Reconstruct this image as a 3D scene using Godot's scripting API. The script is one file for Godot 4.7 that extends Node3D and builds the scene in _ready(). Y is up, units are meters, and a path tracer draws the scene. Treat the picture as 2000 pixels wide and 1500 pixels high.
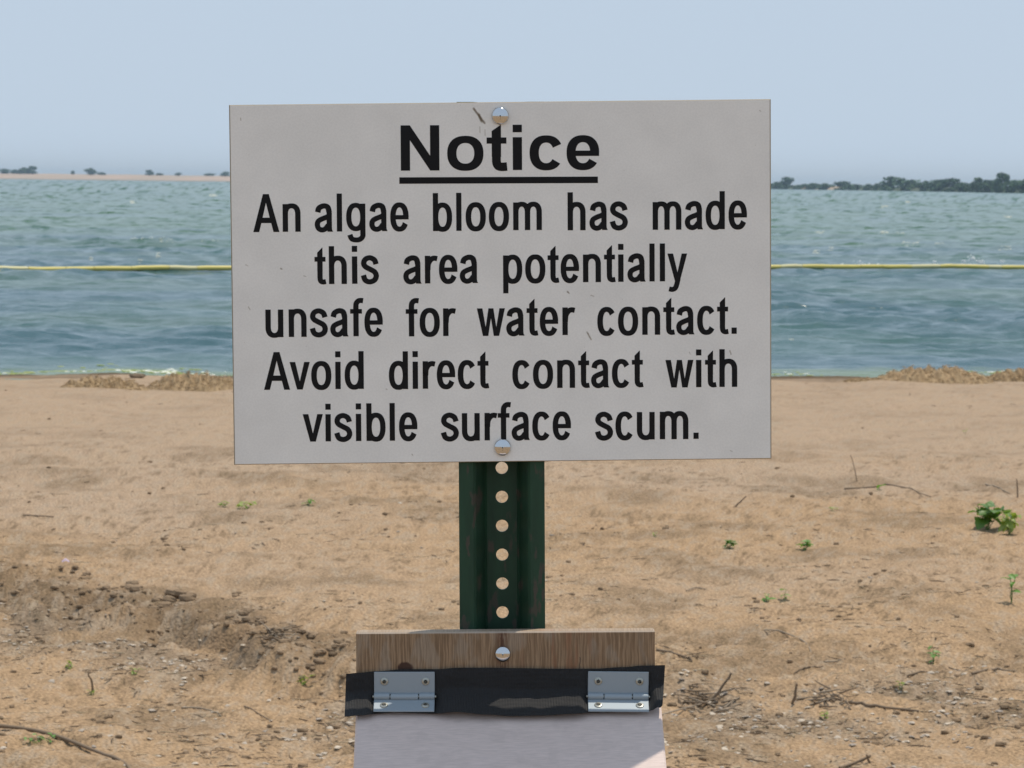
extends Node3D
# A notice sign on a drilled green post at a sandy lake shore. Metres, y up, the camera looks along -z.

const EYE := Vector3(0, 1.5, 0)
const FOCAL := 6000.0                 # focal length in pixels of a 2000 x 1500 picture
const TURN := Vector3(-0.0651, 0.0, 0.01222)
const LAKE := -0.3
const SIGN_Z := -2.6

var view := Basis.from_euler(TURN)
var rng := RandomNumberGenerator.new()
var noises := {}
var M := {}


class Shape:
	var v := PackedVector3Array()
	var n := PackedVector3Array()
	var c := PackedColorArray()
	var u := PackedVector2Array()
	var i := PackedInt32Array()

	func vert(p: Vector3, nn: Vector3, col := Color.WHITE, uv := Vector2.ZERO) -> int:
		v.append(p); n.append(nn); c.append(col); u.append(uv)
		return v.size() - 1

	func face(a: int, b: int, d: int) -> void:   # winding from the normals already given
		var out := n[a] + n[b] + n[d]
		if (v[d] - v[a]).cross(v[b] - v[a]).dot(out) < 0.0:
			i.append_array([a, d, b])
		else:
			i.append_array([a, b, d])

	func tri(a: Vector3, b: Vector3, d: Vector3, out: Vector3, col := Color.WHITE, uva := Vector2.ZERO, uvb := Vector2.ZERO, uvd := Vector2.ZERO) -> void:
		var nn := (d - a).cross(b - a).normalized()
		if nn.dot(out) < 0.0:
			nn = -nn
		face(vert(a, nn, col, uva), vert(b, nn, col, uvb), vert(d, nn, col, uvd))

	func quad(a: Vector3, b: Vector3, d: Vector3, e: Vector3, out: Vector3, col := Color.WHITE) -> void:
		tri(a, b, d, out, col); tri(a, d, e, out, col)

	# a box with chamfered edges; its UVs run over its front (x, y)
	func box(t: Transform3D, size: Vector3, bevel: float, col := Color.WHITE) -> void:
		var h := size / 2.0
		var pt := func(s: Vector3, axis: int) -> Vector3:
			var p := Vector3(h.x - bevel, h.y - bevel, h.z - bevel)
			p[axis] = h[axis]
			return p * s
		var put := func(l: Array) -> void:
			var mid := Vector3.ZERO
			for p in l: mid += p
			mid /= l.size()
			var o := t.basis * mid
			if l.size() == 4:
				o = t.basis * ((l[2] - l[0]).cross(l[1] - l[3]))
				if o.dot(t.basis * mid) < 0.0: o = -o
			for k in range(1, l.size() - 1):
				var q := [l[0], l[k], l[k + 1]]
				var uv := []
				for p in q: uv.append(Vector2(p.x / size.x + 0.5, 0.5 - p.y / size.y))
				tri(t * q[0], t * q[1], t * q[2], o, col, uv[0], uv[1], uv[2])
		for axis in 3:
			var b := (axis + 1) % 3
			var d := (axis + 2) % 3
			for s in [-1.0, 1.0]:
				var l := []
				for k in [[-1, -1], [1, -1], [1, 1], [-1, 1]]:
					var sg := Vector3.ONE
					sg[axis] = s; sg[b] = k[0]; sg[d] = k[1]
					l.append(pt.call(sg, axis))
				put.call(l)
			for sb in [-1.0, 1.0]:
				for sd in [-1.0, 1.0]:
					var s1 := Vector3.ONE
					s1[b] = sb; s1[d] = sd; s1[axis] = -1
					var s2 := s1
					s2[axis] = 1
					put.call([pt.call(s1, b), pt.call(s2, b), pt.call(s2, d), pt.call(s1, d)])
		for a in [-1, 1]:
			for b in [-1, 1]:
				for d in [-1, 1]:
					var s := Vector3(a, b, d)
					put.call([pt.call(s, 0), pt.call(s, 1), pt.call(s, 2)])

	func tube(p: PackedVector3Array, r: PackedFloat32Array, sides := 6, col := Color.WHITE) -> void:
		var rings := []
		var side := Vector3.UP
		for k in p.size():
			var along := (p[mini(k + 1, p.size() - 1)] - p[maxi(k - 1, 0)]).normalized()
			if absf(along.dot(side)) > 0.9:
				side = Vector3.RIGHT if absf(along.x) < 0.7 else Vector3.FORWARD
			var a := along.cross(side).normalized()
			side = a.cross(along).normalized()
			var ring := []
			for s in sides:
				var d := a * cos(TAU * s / sides) + side * sin(TAU * s / sides)
				ring.append(vert(p[k] + d * r[k], d, col, Vector2(float(s) / sides, float(k))))
			rings.append(ring)
		for k in p.size() - 1:
			for s in sides:
				var e := (s + 1) % sides
				face(rings[k][s], rings[k][e], rings[k + 1][e]); face(rings[k][s], rings[k + 1][e], rings[k + 1][s])
		for k in [0, p.size() - 1]:
			var o := p[k] - p[1 if k == 0 else k - 1]
			for s in range(1, sides - 1):
				tri(v[rings[k][0]], v[rings[k][s]], v[rings[k][s + 1]], o, col)

	# profile points (radius, height) turned about the y axis of t
	func lathe(t: Transform3D, prof: PackedVector2Array, sides := 24, col := Color.WHITE) -> void:
		var rings := []
		for k in prof.size():
			var d := prof[mini(k + 1, prof.size() - 1)] - prof[maxi(k - 1, 0)]
			var ring := []
			for s in sides:
				var a := TAU * s / sides
				var nn := Vector3(-d.y * cos(a), d.x, -d.y * sin(a))
				if nn.length() < 1e-9: nn = Vector3.UP
				if prof[k].x < 1e-6: nn = Vector3.UP * (1.0 if k > 0 else -1.0)
				ring.append(vert(t * Vector3(prof[k].x * cos(a), prof[k].y, prof[k].x * sin(a)), (t.basis * nn).normalized(), col))
			rings.append(ring)
		for k in prof.size() - 1:
			for s in sides:
				var e := (s + 1) % sides
				if prof[k].x > 1e-6: face(rings[k][s], rings[k][e], rings[k + 1][e])
				if prof[k + 1].x > 1e-6: face(rings[k][s], rings[k + 1][e], rings[k + 1][s])

	# points in rows; smooth normals from the neighbours, turned towards «out»
	func sheet(rows: Array, out: Vector3, cols := [], uvs := false) -> void:
		var first := v.size()
		var w: int = rows[0].size()
		for r in rows.size():
			for s in w:
				var du: Vector3 = rows[r][mini(s + 1, w - 1)] - rows[r][maxi(s - 1, 0)]
				var dv: Vector3 = rows[mini(r + 1, rows.size() - 1)][s] - rows[maxi(r - 1, 0)][s]
				var nn := du.cross(dv).normalized()
				if nn.dot(out) < 0.0: nn = -nn
				vert(rows[r][s], nn, cols[r][s] if cols else Color.WHITE, Vector2(s / float(w - 1), r / float(rows.size() - 1)))
		for r in rows.size() - 1:
			for s in w - 1:
				var a := first + r * w + s
				face(a, a + 1, a + w + 1); face(a, a + w + 1, a + w)

	func mesh() -> ArrayMesh:
		var m := ArrayMesh.new()
		var arr := []
		arr.resize(Mesh.ARRAY_MAX)
		arr[Mesh.ARRAY_VERTEX] = v; arr[Mesh.ARRAY_NORMAL] = n; arr[Mesh.ARRAY_COLOR] = c; arr[Mesh.ARRAY_TEX_UV] = u; arr[Mesh.ARRAY_INDEX] = i
		m.add_surface_from_arrays(Mesh.PRIMITIVE_TRIANGLES, arr)
		return m


# ---------------------------------------------------------------- helpers
func ray(px: float, py: float) -> Vector3:
	return view * Vector3((px - 1000.0) / FOCAL, (750.0 - py) / FOCAL, -1.0)

func on_z(px: float, py: float, z: float) -> Vector3:
	var d := ray(px, py)
	return EYE + d * (z / d.z)

func on_ground(px: float, py: float) -> Vector3:
	var d := ray(px, py)
	var t := -EYE.y / d.y
	for k in 14:
		var p := EYE + d * t
		t = lerpf(t, (ground(p.x, p.z) - EYE.y) / d.y, 0.7)
	var q := EYE + d * t
	return Vector3(q.x, ground(q.x, q.z), q.z)

func on_lake(px: float, py: float) -> Vector3:
	var d := ray(px, py)
	return EYE + d * ((LAKE - EYE.y) / d.y)

func lin(r: float, g: float, b: float) -> Color:      # an albedo given as linear values
	return Color(r, g, b).linear_to_srgb()

func nz(key: int, x: float, y: float) -> float:
	if not noises.has(key):
		var f := FastNoiseLite.new()
		f.seed = 100 + key
		f.noise_type = FastNoiseLite.TYPE_SIMPLEX
		f.frequency = 1.0
		f.fractal_type = FastNoiseLite.FRACTAL_NONE if key < 20 else FastNoiseLite.FRACTAL_FBM
		f.fractal_octaves = 4
		noises[key] = f
	return noises[key].get_noise_2d(x, y)

func mat(called: String, col: Color, rough := 0.8, metal := 0.0) -> StandardMaterial3D:
	var m := StandardMaterial3D.new()
	m.resource_name = called
	m.albedo_color = col; m.roughness = rough; m.metallic = metal
	M[called] = m
	return m

func tex(im: Image) -> ImageTexture:
	return ImageTexture.create_from_image(im)

func noise_tex(key: int, freq: float, octaves: int, lo: float, hi: float, size := 512) -> NoiseTexture2D:
	var f := FastNoiseLite.new()
	f.seed = key; f.frequency = freq; f.fractal_octaves = octaves; f.noise_type = FastNoiseLite.TYPE_SIMPLEX
	var t := NoiseTexture2D.new()
	t.width = size; t.height = size; t.seamless = true; t.noise = f
	var g := Gradient.new()
	g.set_color(0, Color(lo, lo, lo)); g.set_color(1, Color(hi, hi, hi))
	t.color_ramp = g
	return t

func tag(o: Node3D, label: String, category: String, group := "", kind := "") -> Node3D:
	if label: o.set_meta("label", label)
	if category: o.set_meta("category", category)
	if group: o.set_meta("group", group)
	if kind: o.set_meta("kind", kind)
	return o

var taken := {}
func numbered(called: String, parent: Node) -> String:
	var key := str(parent.get_instance_id()) + called
	taken[key] = taken.get(key, -1) + 1
	return called if taken[key] == 0 else "%s_%03d" % [called, taken[key]]

func put(called: String, mesh: Mesh, material: Material, parent: Node3D = self, at := Transform3D()) -> MeshInstance3D:
	var o := MeshInstance3D.new()
	o.mesh = mesh; o.material_override = material; o.transform = at
	o.name = numbered(called, parent)
	parent.add_child(o, true)
	return o

func thing(called: String, at := Transform3D()) -> Node3D:
	var o := Node3D.new()
	o.transform = at
	o.name = numbered(called, self)
	add_child(o, true)
	return o

func litter(called: String, mesh: Mesh, material: Material, where: Array, tints: Array, parent: Node3D = self) -> MultiMeshInstance3D:
	var mm := MultiMesh.new()
	mm.transform_format = MultiMesh.TRANSFORM_3D
	mm.use_colors = true
	mm.mesh = mesh
	mm.instance_count = where.size()
	for k in where.size():
		mm.set_instance_transform(k, where[k])
		mm.set_instance_color(k, tints[k])
	var o := MultiMeshInstance3D.new()
	o.multimesh = mm; o.material_override = material
	o.name = numbered(called, parent)
	o.set_meta("kind", "stuff")
	parent.add_child(o, true)
	return o


# ---------------------------------------------------------------- the ground
func bank_line(x: float) -> float:     # how far off the little eroded step runs
	var l := [[-6.0, 12.6], [-1.9, 11.35], [-1.26, 10.75], [-0.65, 9.75], [0.0, 9.35], [1.0, 9.5], [3.0, 9.8], [9.0, 10.5]]
	for k in l.size() - 1:
		if x < l[k + 1][0]:
			return lerpf(l[k][1], l[k + 1][1], clampf((x - l[k][0]) / (l[k + 1][0] - l[k][0]), 0.0, 1.0))
	return 10.5

func shore_line(x: float) -> float:
	return 28.7 + 0.17 * clampf(x, -12.0, 12.0) + 0.18 * nz(1, x * 0.35, 4.0)

func ground(x: float, z: float) -> float:
	var d := -z
	var s := shore_line(x)
	var y := 0.0
	if d > 14.0:
		var k := (d - 14.0) / (s - 14.0)
		y = -0.3 * k * k if k < 1.0 else maxf(-0.3 - 0.045 * (d - s), -3.0)
	var near := 1.0 - smoothstep(15.0, 20.0, d)
	var wet := 1.0 - smoothstep(24.0, 40.0, absf(d))
	var t := d - bank_line(x) + 0.26 * nz(2, x * 1.7, z * 1.2) + 0.15 * nz(3, x * 4.0, z * 4.0)
	var high := 0.052 * (1.0 - smoothstep(-0.6, 0.9, x)) + 0.025
	y += high * (smoothstep(-0.26, 0.16, t) - 1.0) * smoothstep(-4.0, -0.6, t)
	var rough := 1.0 + 1.3 * exp(-t * t * 3.0)
	y += wet * (0.022 * nz(4, x * 0.6, z * 0.6) + 0.010 * nz(5, x * 1.9, z * 1.9) * (0.5 + near))
	if absf(x) < 18.0 and d > 1.0 and d < 34.0:
		y += (0.0042 * nz(6, x * 5.5, z * 4.5) + 0.0034 * nz(7, x * 14.0, z * 12.0) + 0.0024 * nz(50, x * 36.0, z * 30.0)) * (0.3 + 0.7 * near) * rough
		y -= 0.010 * near * smoothstep(0.42, 0.75, nz(8, x * 3.2, z * 2.6))           # old footprints
	return y

func sand_color(x: float, z: float) -> Color:
	var d := -z
	var t := d - bank_line(x)
	var pale := Color(0.560, 0.412, 0.282)
	var warm := Color(0.550, 0.375, 0.222)
	var c := warm.lerp(pale, smoothstep(11.0, 17.0, d + 2.5 * nz(9, x * 0.3, z * 0.3)))
	var blotch := nz(21, x * 0.8, z * 0.8)
	c = c.lerp(Color(0.285, 0.205, 0.128), 0.55 * smoothstep(0.02, 0.5, blotch) * (1.0 - 0.6 * smoothstep(15.0, 20.0, d)))
	var belt := exp(-pow((t + 0.55) / 0.5, 2.0)) * smoothstep(-0.25, 0.35, nz(22, x * 1.3, z * 1.5))
	c = c.lerp(Color(0.25, 0.21, 0.165), 0.55 * belt)                                  # ash and old wood in the drift line
	var bank := exp(-pow((t - 0.15) / 0.35, 2.0)) * (1.0 - smoothstep(-0.7, 0.6, x))
	c = c.lerp(Color(0.19, 0.13, 0.078), 0.55 * bank)                                 # damp earth in the step
	var strewn := 0.35 + 0.65 * smoothstep(-0.35, 0.35, nz(52, x * 0.9, z * 0.55))
	var bits := nz(51, x * 8.0, z * 4.2) * 0.85 + nz(11, x * 42.0, z * 22.0) * 0.36
	c = c.lerp(Color(0.19, 0.135, 0.08), 0.66 * strewn * smoothstep(0.14, 0.66, bits) * (1.0 - 0.62 * smoothstep(15.0, 20.0, d)))
	c = c.lerp(Color(0.52, 0.42, 0.31), 0.55 * smoothstep(0.08, 0.55, -bits))
	var s := shore_line(x)
	c = c.lerp(Color(0.17, 0.125, 0.08), smoothstep(s - 1.1, s - 0.2, d + 0.4 * nz(12, x * 0.9, z * 0.9)))   # wet sand
	return c

func build_ground() -> void:
	var radii := PackedFloat32Array([0.2, 0.8, 1.4])
	var y := 2300.0
	while y > 905.0:
		radii.append(1.5 * 3072.0 / y)
		y -= 12.0
	while y > 140.0:
		radii.append(1.5 * 3072.0 / y)
		y -= 1.15
	for r in [34.0, 36.0, 40.0, 46.0, 60.0, 90.0, 150.0, 300.0, 700.0, 1500.0, 3200.0]: radii.append(r)
	var angles := PackedFloat32Array()
	var a := -180.0
	while a < 180.01:
		angles.append(deg_to_rad(a))
		a += 0.055 if absf(a) < 12.4 else (0.13 if absf(a) < 27.0 else (1.0 if absf(a) < 60.0 else 4.0))
	var s := Shape.new()
	var w := angles.size()
	s.v.resize(w * radii.size()); s.n.resize(s.v.size()); s.c.resize(s.v.size()); s.u.resize(s.v.size())
	for r in radii.size():
		for k in w:
			var x := radii[r] * sin(angles[k])
			var z := -radii[r] * cos(angles[k])
			var at := r * w + k
			s.v[at] = Vector3(x, ground(x, z), z)
			s.c[at] = sand_color(x, z)
	for r in radii.size():
		for k in w:
			var du := s.v[r * w + mini(k + 1, w - 1)] - s.v[r * w + maxi(k - 1, 0)]
			var dv := s.v[mini(r + 1, radii.size() - 1) * w + k] - s.v[maxi(r - 1, 0) * w + k]
			s.n[r * w + k] = du.cross(dv).normalized()
			if s.n[r * w + k].y < 0.0: s.n[r * w + k] = -s.n[r * w + k]
	s.i.resize((radii.size() - 1) * (w - 1) * 6)
	var q := 0
	for r in radii.size() - 1:
		for k in w - 1:
			var b := r * w + k
			for e in [b, b + w, b + w + 1, b, b + w + 1, b + 1]:
				s.i[q] = e
				q += 1
	var m := mat("sand", Color.WHITE, 0.95)
	m.vertex_color_use_as_albedo = true
	m.metallic_specular = 0.2
	m.albedo_texture = noise_tex(5, 0.085, 4, 0.68, 1.0)
	m.uv1_triplanar = true; m.uv1_world_triplanar = true
	m.uv1_scale = Vector3(1.3, 1.3, 1.3)
	m.heightmap_enabled = true
	m.heightmap_texture = noise_tex(6, 0.09, 3, 0.0, 1.0)
	m.heightmap_scale = 0.8
	tag(put("beach", s.mesh(), m), "tan sandy beach littered with twigs and shells sloping to the lake", "beach", "", "structure")


# ---------------------------------------------------------------- the lake
func wave(x: float, z: float) -> float:
	var d := -z
	var calm := smoothstep(27.0, 42.0, d) * 0.55 + 0.45
	var group := 0.8 + 0.4 * nz(13, x * 0.05, z * 0.07)
	var a := nz(14, x * 0.20 + 0.05 * z, z * 0.42)
	var b := nz(15, x * 0.52 + 0.15 * z, z * 0.95)
	var c := nz(16, x * 1.3 - 0.3 * z, z * 2.1)
	return calm * group * (0.054 * a + 0.050 * b + 0.027 * c + 0.009 * nz(53, x * 3.2, z * 4.8))

func build_lake() -> void:
	var dist := PackedFloat32Array()
	var y := 1.8 * 3072.0 / 25.0
	while y > 13.0:
		dist.append(1.8 * 3072.0 / y)
		y -= 0.5
	for k in 16: dist.append(dist[-1] * 1.16)
	var slopes := PackedFloat32Array()
	var a := -2.0
	while a < 2.001:
		slopes.append(a)
		a += 0.0011 if absf(a) < 0.21 else (0.02 if absf(a) < 0.5 else 0.1)
	var w := slopes.size()
	var s := Shape.new()
	s.v.resize(w * dist.size()); s.n.resize(s.v.size()); s.c.resize(s.v.size()); s.u.resize(s.v.size())
	for r in dist.size():
		for k in w:
			var x := dist[r] * slopes[k]
			var z := -dist[r]
			var at := r * w + k
			var h := wave(x, z)
			var e := 0.06
			s.v[at] = Vector3(x, LAKE + h, z)
			s.n[at] = Vector3((h - wave(x + e, z)) / e, 1.0, (h - wave(x, z + e)) / e).normalized()
			var green := 0.22 + 0.6 * nz(23, x * 0.05, z * 0.07)
			green = clampf(green + 0.65 * smoothstep(62.0, 130.0, dist[r]), 0.0, 1.0)
			var c := Color(0.038, 0.092, 0.106).lerp(Color(0.042, 0.104, 0.040), green)
			c = c.lerp(Color(0.13, 0.18, 0.06), 0.8 * (1.0 - smoothstep(0.2, 1.6, dist[r] - shore_line(x) + 0.5 * nz(17, x * 1.5, z))))   # algae at the edge
			s.c[at] = c
	s.i.resize((dist.size() - 1) * (w - 1) * 6)
	var q := 0
	for r in dist.size() - 1:
		for k in w - 1:
			var b := r * w + k
			for e in [b, b + w, b + w + 1, b, b + w + 1, b + 1]:
				s.i[q] = e
				q += 1
	var m := mat("lake_water", Color.WHITE, 0.2)
	m.vertex_color_use_as_albedo = true
	m.metallic_specular = 0.37
	m.heightmap_enabled = true
	m.heightmap_texture = noise_tex(8, 0.02, 4, 0.0, 1.0)
	m.heightmap_scale = 0.9
	m.uv1_triplanar = true; m.uv1_world_triplanar = true
	m.uv1_scale = Vector3(0.5, 0.5, 0.9)
	tag(put("lake", s.mesh(), m), "choppy green blue lake water beyond the sand", "lake", "", "structure")


# ---------------------------------------------------------------- lettering
func curve_pt(cx: float, cy: float, rx: float, ry: float, t: float) -> Vector2:
	var p := 2.0 / 2.3
	return Vector2(cx + rx * signf(cos(t)) * pow(absf(cos(t)), p), cy + ry * signf(sin(t)) * pow(absf(sin(t)), p))

# a bent band between an outer and an inner curve, from one angle to another (degrees)
func band(cx: float, cy: float, rx: float, ry: float, sv: float, sh: float, a0 := 0.0, a1 := 360.0) -> Array:
	var out := []
	var steps := 48
	for k in steps:
		var t0 := deg_to_rad(lerpf(a0, a1, float(k) / steps))
		var t1 := deg_to_rad(lerpf(a0, a1, float(k + 1) / steps))
		out.append([curve_pt(cx, cy, rx, ry, t0), curve_pt(cx, cy, rx, ry, t1), curve_pt(cx, cy, rx - sv, ry - sh, t1), curve_pt(cx, cy, rx - sv, ry - sh, t0)])
	return out

func bar(x0: float, y0: float, x1: float, y1: float) -> Array:
	return [[Vector2(x0, y0), Vector2(x1, y0), Vector2(x1, y1), Vector2(x0, y1)]]

# a pen stroke of even width along a smoothed line
func stroke(pts: Array, width: float) -> Array:
	var c := Curve2D.new()
	for k in pts.size():
		var p := Vector2(pts[k][0], pts[k][1])
		var a := Vector2(pts[maxi(k - 1, 0)][0], pts[maxi(k - 1, 0)][1])
		var b := Vector2(pts[mini(k + 1, pts.size() - 1)][0], pts[mini(k + 1, pts.size() - 1)][1])
		c.add_point(p, (a - b) / 6.0, (b - a) / 6.0)
	var l := c.tessellate(5, 3.0)
	var out := []
	var prev := []
	for k in l.size():
		var d := (l[mini(k + 1, l.size() - 1)] - l[maxi(k - 1, 0)]).normalized()
		var s := Vector2(-d.y, d.x) * width / 2.0
		if k: out.append([prev[0], l[k] + s, l[k] - s, prev[1]])
		prev = [l[k] + s, l[k] - s]
	return out

func poly(p: Array) -> Array:
	var pts := PackedVector2Array()
	for k in range(0, p.size(), 2): pts.append(Vector2(p[k], p[k + 1]))
	var out := []
	var idx := Geometry2D.triangulate_polygon(pts)
	for k in range(0, idx.size(), 3): out.append([pts[idx[k]], pts[idx[k + 1]], pts[idx[k + 2]]])
	return out

func arch(x: float, w: float, s := 40.0) -> Array:
	return band(x + w / 2.0, 138, w / 2.0, 83, s, 38, 180, 0) + bar(x + w - s, 0, x + w, 139)

func flipped(l: Array, w: float, h: float) -> Array:
	var out := []
	for f in l:
		var g := []
		for p in f: g.append(Vector2(w - p.x, h - p.y))
		out.append(g)
	return out

# [pieces, width, left bearing, right bearing]; narrow bold letters, 296 units high
func glyph(ch: String) -> Array:
	match ch:
		"A": return [poly([0, 0, 78, 296, 100, 296, 100, 232, 72, 112, 72, 70, 62, 70, 44, 0]) + poly([202, 0, 122, 296, 100, 296, 100, 232, 129, 112, 129, 70, 140, 70, 158, 0]) + bar(68, 70, 133, 112), 202, 0, 0]
		"n": return [bar(0, 0, 40, 216) + arch(0, 138), 138, 24, 22]
		"h": return [bar(0, 0, 40, 296) + arch(0, 138), 138, 24, 22]
		"m": return [bar(0, 0, 40, 216) + arch(0, 131) + arch(91, 131), 222, 24, 22]
		"u": return [flipped(bar(0, 0, 40, 216) + arch(0, 138), 138, 216), 138, 22, 24]
		"r": return [bar(0, 0, 40, 216) + stroke([[22, 105], [26, 152], [44, 184], [68, 197], [95, 193]], 40), 96, 24, 4]
		"i": return [bar(0, 0, 40, 214) + bar(0, 249, 40, 296), 40, 24, 24]
		"l": return [bar(0, 0, 39, 296), 39, 24, 24]
		"o": return [band(78, 108, 78, 114, 42, 39), 156, 14, 14]
		"b": return [bar(0, 0, 39, 296) + band(74, 108, 74, 114, 40, 39), 148, 23, 14]
		"p": return [bar(0, -80, 39, 216) + band(74, 108, 74, 114, 40, 39), 148, 23, 14]
		"d": return [bar(109, 0, 148, 296) + band(74, 108, 74, 114, 40, 39), 148, 14, 23]
		"g": return [bar(109, -20, 148, 216) + band(74, 112, 74, 110, 39, 37) + stroke([[128.5, -10], [127, -38], [108, -60], [76, -67], [42, -58], [27, -26]], 39), 148, 14, 23]
		"c": return [band(72, 108, 72, 114, 42, 39, 35, 325), 142, 14, 8]
		"e": return [band(71, 108, 71, 114, 41, 39, 0, 331) + bar(25, 89, 141.5, 123) , 142, 14, 13]
		"a": return [stroke([[24, 152], [34, 184], [70, 201], [102, 190], [113, 150]], 41) + bar(93.5, 30, 132.5, 152) + poly([93.5, 31, 132.5, 31, 134, 16, 141, 0, 101, 0, 96, 14]) + stroke([[114, 126], [92, 113], [55, 99], [28, 82], [20, 55], [30, 26], [56, 14], [84, 24], [106, 52]], 39), 141, 12, 12]
		"s": return [stroke([[116, 152], [103, 185], [68, 202], [33, 190], [20, 160], [32, 134], [68, 113], [104, 92], [117, 60], [104, 29], [68, 14], [32, 27], [17, 66]], 40), 137, 10, 10]
		"t": return [bar(0, 176, 84, 213) + poly([21, 100, 61, 100, 61, 287, 21, 246]) + stroke([[41, 102], [41, 52], [46, 27], [62, 17], [86, 20]], 39), 86, 8, 4]
		"f": return [bar(0, 177, 90, 213) + bar(24, 0, 64, 230) + stroke([[44, 228], [47, 256], [62, 275], [80, 280], [100, 278]], 40), 98, 6, 0]
		"v": return [poly([0, 216, 42, 216, 78, 60, 114, 216, 156, 216, 99, 0, 57, 0]), 156, 0, 0]
		"w": return [poly([0, 216, 41, 216, 67, 62, 90, 216, 127, 216, 150, 62, 176, 216, 217, 216, 171, 0, 131, 0, 108.5, 146, 86, 0, 46, 0]), 217, 0, 0]
		"y": return [poly([0, 216, 42, 216, 77, 66, 111, 216, 152, 216, 92, -8, 58, 0]) + stroke([[82, 22], [73, -18], [60, -52], [38, -64], [12, -60]], 38), 152, 0, 0]
		".": return [bar(0, 0, 39, 49), 39, 26, 0]
	return [[], 70, 0, 0]

# the wider letters of the heading, in pixels, 88 high
func heading_glyph(ch: String) -> Array:
	match ch:
		"N": return bar(0, 0, 17.4, 88) + bar(57.2, 0, 74.6, 88) + poly([17.4, 88, 17.4, 60, 57.2, 0, 57.2, 28]) + poly([17.4, 88, 57.2, 28, 57.2, 27.6, 17.0, 87.8])
		"o": return band(35, 33, 35, 34, 17.4, 14)
		"t": return bar(0, 51.5, 38, 63.5) + poly([10, 26, 27.5, 26, 27.5, 88, 10, 76]) + stroke([[18.7, 27], [18.8, 16], [21.5, 9], [28, 6.4], [39, 7]], 16.5)
		"i": return bar(0, 0, 17.4, 63.8) + bar(0, 73.4, 17.4, 88)
		"c": return band(32, 33, 32, 34, 17.4, 14, 27, 325)
		"e": return band(31.5, 33, 31.5, 34, 17, 13.6, 0, 327) + bar(12, 26.6, 62.8, 37)
	return []

func print_pieces(s: Shape, pieces: Array, t: Transform2D, lift: float) -> float:
	for f in pieces:
		var p := []
		for q in f:
			var k: Vector2 = t * q
			p.append(Vector3(k.x, k.y, lift))
		s.tri(p[0], p[1], p[2], Vector3.BACK)
		if p.size() == 4: s.tri(p[0], p[2], p[3], Vector3.BACK)
		lift += 0.0000003
	return lift


# ---------------------------------------------------------------- small builders
func bolt_head(parent: Node3D, at: Vector3, radius: float, called := "bolt") -> void:
	var s := Shape.new()
	var prof := PackedVector2Array([Vector2(radius, 0.0), Vector2(radius, radius * 0.10)])
	for k in range(1, 11):
		var a := PI / 2.0 * k / 10.0
		prof.append(Vector2(radius * cos(a), radius * (0.10 + 0.52 * sin(a))))
	prof[-1].x = 0.0
	s.lathe(Transform3D(Basis(Vector3.RIGHT, PI / 2.0), at), prof, 40)
	put(called, s.mesh(), M.bolt_steel, parent)

func crooked(a: Vector3, b: Vector3, sag: Vector3, wob: float, steps := 8) -> PackedVector3Array:
	var out := PackedVector3Array()
	for k in steps + 1:
		var t := k / float(steps)
		var p := a.lerp(b, t) + sag * 4.0 * t * (1.0 - t)
		if k > 0 and k < steps: p += Vector3(rng.randf_range(-1, 1), rng.randf_range(-0.4, 0.6), rng.randf_range(-1, 1)) * wob
		out.append(p)
	return out

func taper(n: int, r0: float, r1: float) -> PackedFloat32Array:
	var out := PackedFloat32Array()
	for k in n: out.append(lerpf(r0, r1, k / float(n - 1)) * rng.randf_range(0.88, 1.1))
	return out

# a leaf lying along +x from its stalk, folded along its middle; lobes notch its edge
func leaf_mesh(long: float, wide: float, lobes: float, droop: float) -> ArrayMesh:
	var s := Shape.new()
	var rows := []
	for k in 9:
		var t := k / 8.0
		var half := wide * 0.5 * pow(sin(PI * pow(t, 0.75)), 0.8) * (1.0 + lobes * cos(t * TAU * 2.5))
		var y := -droop * long * t * t
		var x := long * t * (1.0 - 0.25 * droop * t)
		rows.append([Vector3(x, y + 0.25 * half, -half), Vector3(x, y + 0.06 * half, -half * 0.5), Vector3(x, y, 0), Vector3(x, y + 0.06 * half, half * 0.5), Vector3(x, y + 0.25 * half, half)])
	s.sheet(rows, Vector3.UP)
	return s.mesh()

var leaf_kinds := []
func plant(at: Vector3, height: float, spread: float, stems: int, leaves: int, leaf_size: float, kind: int, material: Material, label: String, called := "seedling") -> void:
	var o := thing(called, Transform3D(Basis(), at))
	tag(o, label, "plant", "")
	for k in stems:
		var a := TAU * k / stems + rng.randf_range(-0.5, 0.5)
		var lean := spread * rng.randf_range(0.35, 1.0)
		var tip := Vector3(cos(a) * lean, height * rng.randf_range(0.7, 1.0), sin(a) * lean * 0.8)
		var line := crooked(Vector3(0, -0.01, 0), tip, Vector3(cos(a), 0.3, sin(a)) * -0.06 * height, 0.03 * height, 6)
		var s := Shape.new()
		var r := clampf(height * 0.022, 0.0012, 0.003)
		s.tube(line, taper(line.size(), r, r * 0.6), 5)
		put("stem", s.mesh(), M.green_stem, o)
		for j in leaves:
			var t := 1.0 if j == 0 else rng.randf_range(0.45, 1.0)
			var p := line[clampi(roundi(t * 6.0), 0, 6)]
			var turn := a + (j - (leaves - 1) / 2.0) * TAU / leaves + rng.randf_range(-0.4, 0.4)
			var b := Basis(Vector3.UP, -turn) * Basis(Vector3.BACK, rng.randf_range(-0.35, 0.55)) * Basis(Vector3.RIGHT, rng.randf_range(-0.5, 0.5))
			put("leaf", leaf_kinds[kind], material, o, Transform3D(b.scaled(Vector3.ONE * leaf_size * rng.randf_range(0.75, 1.15)), p))

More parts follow.
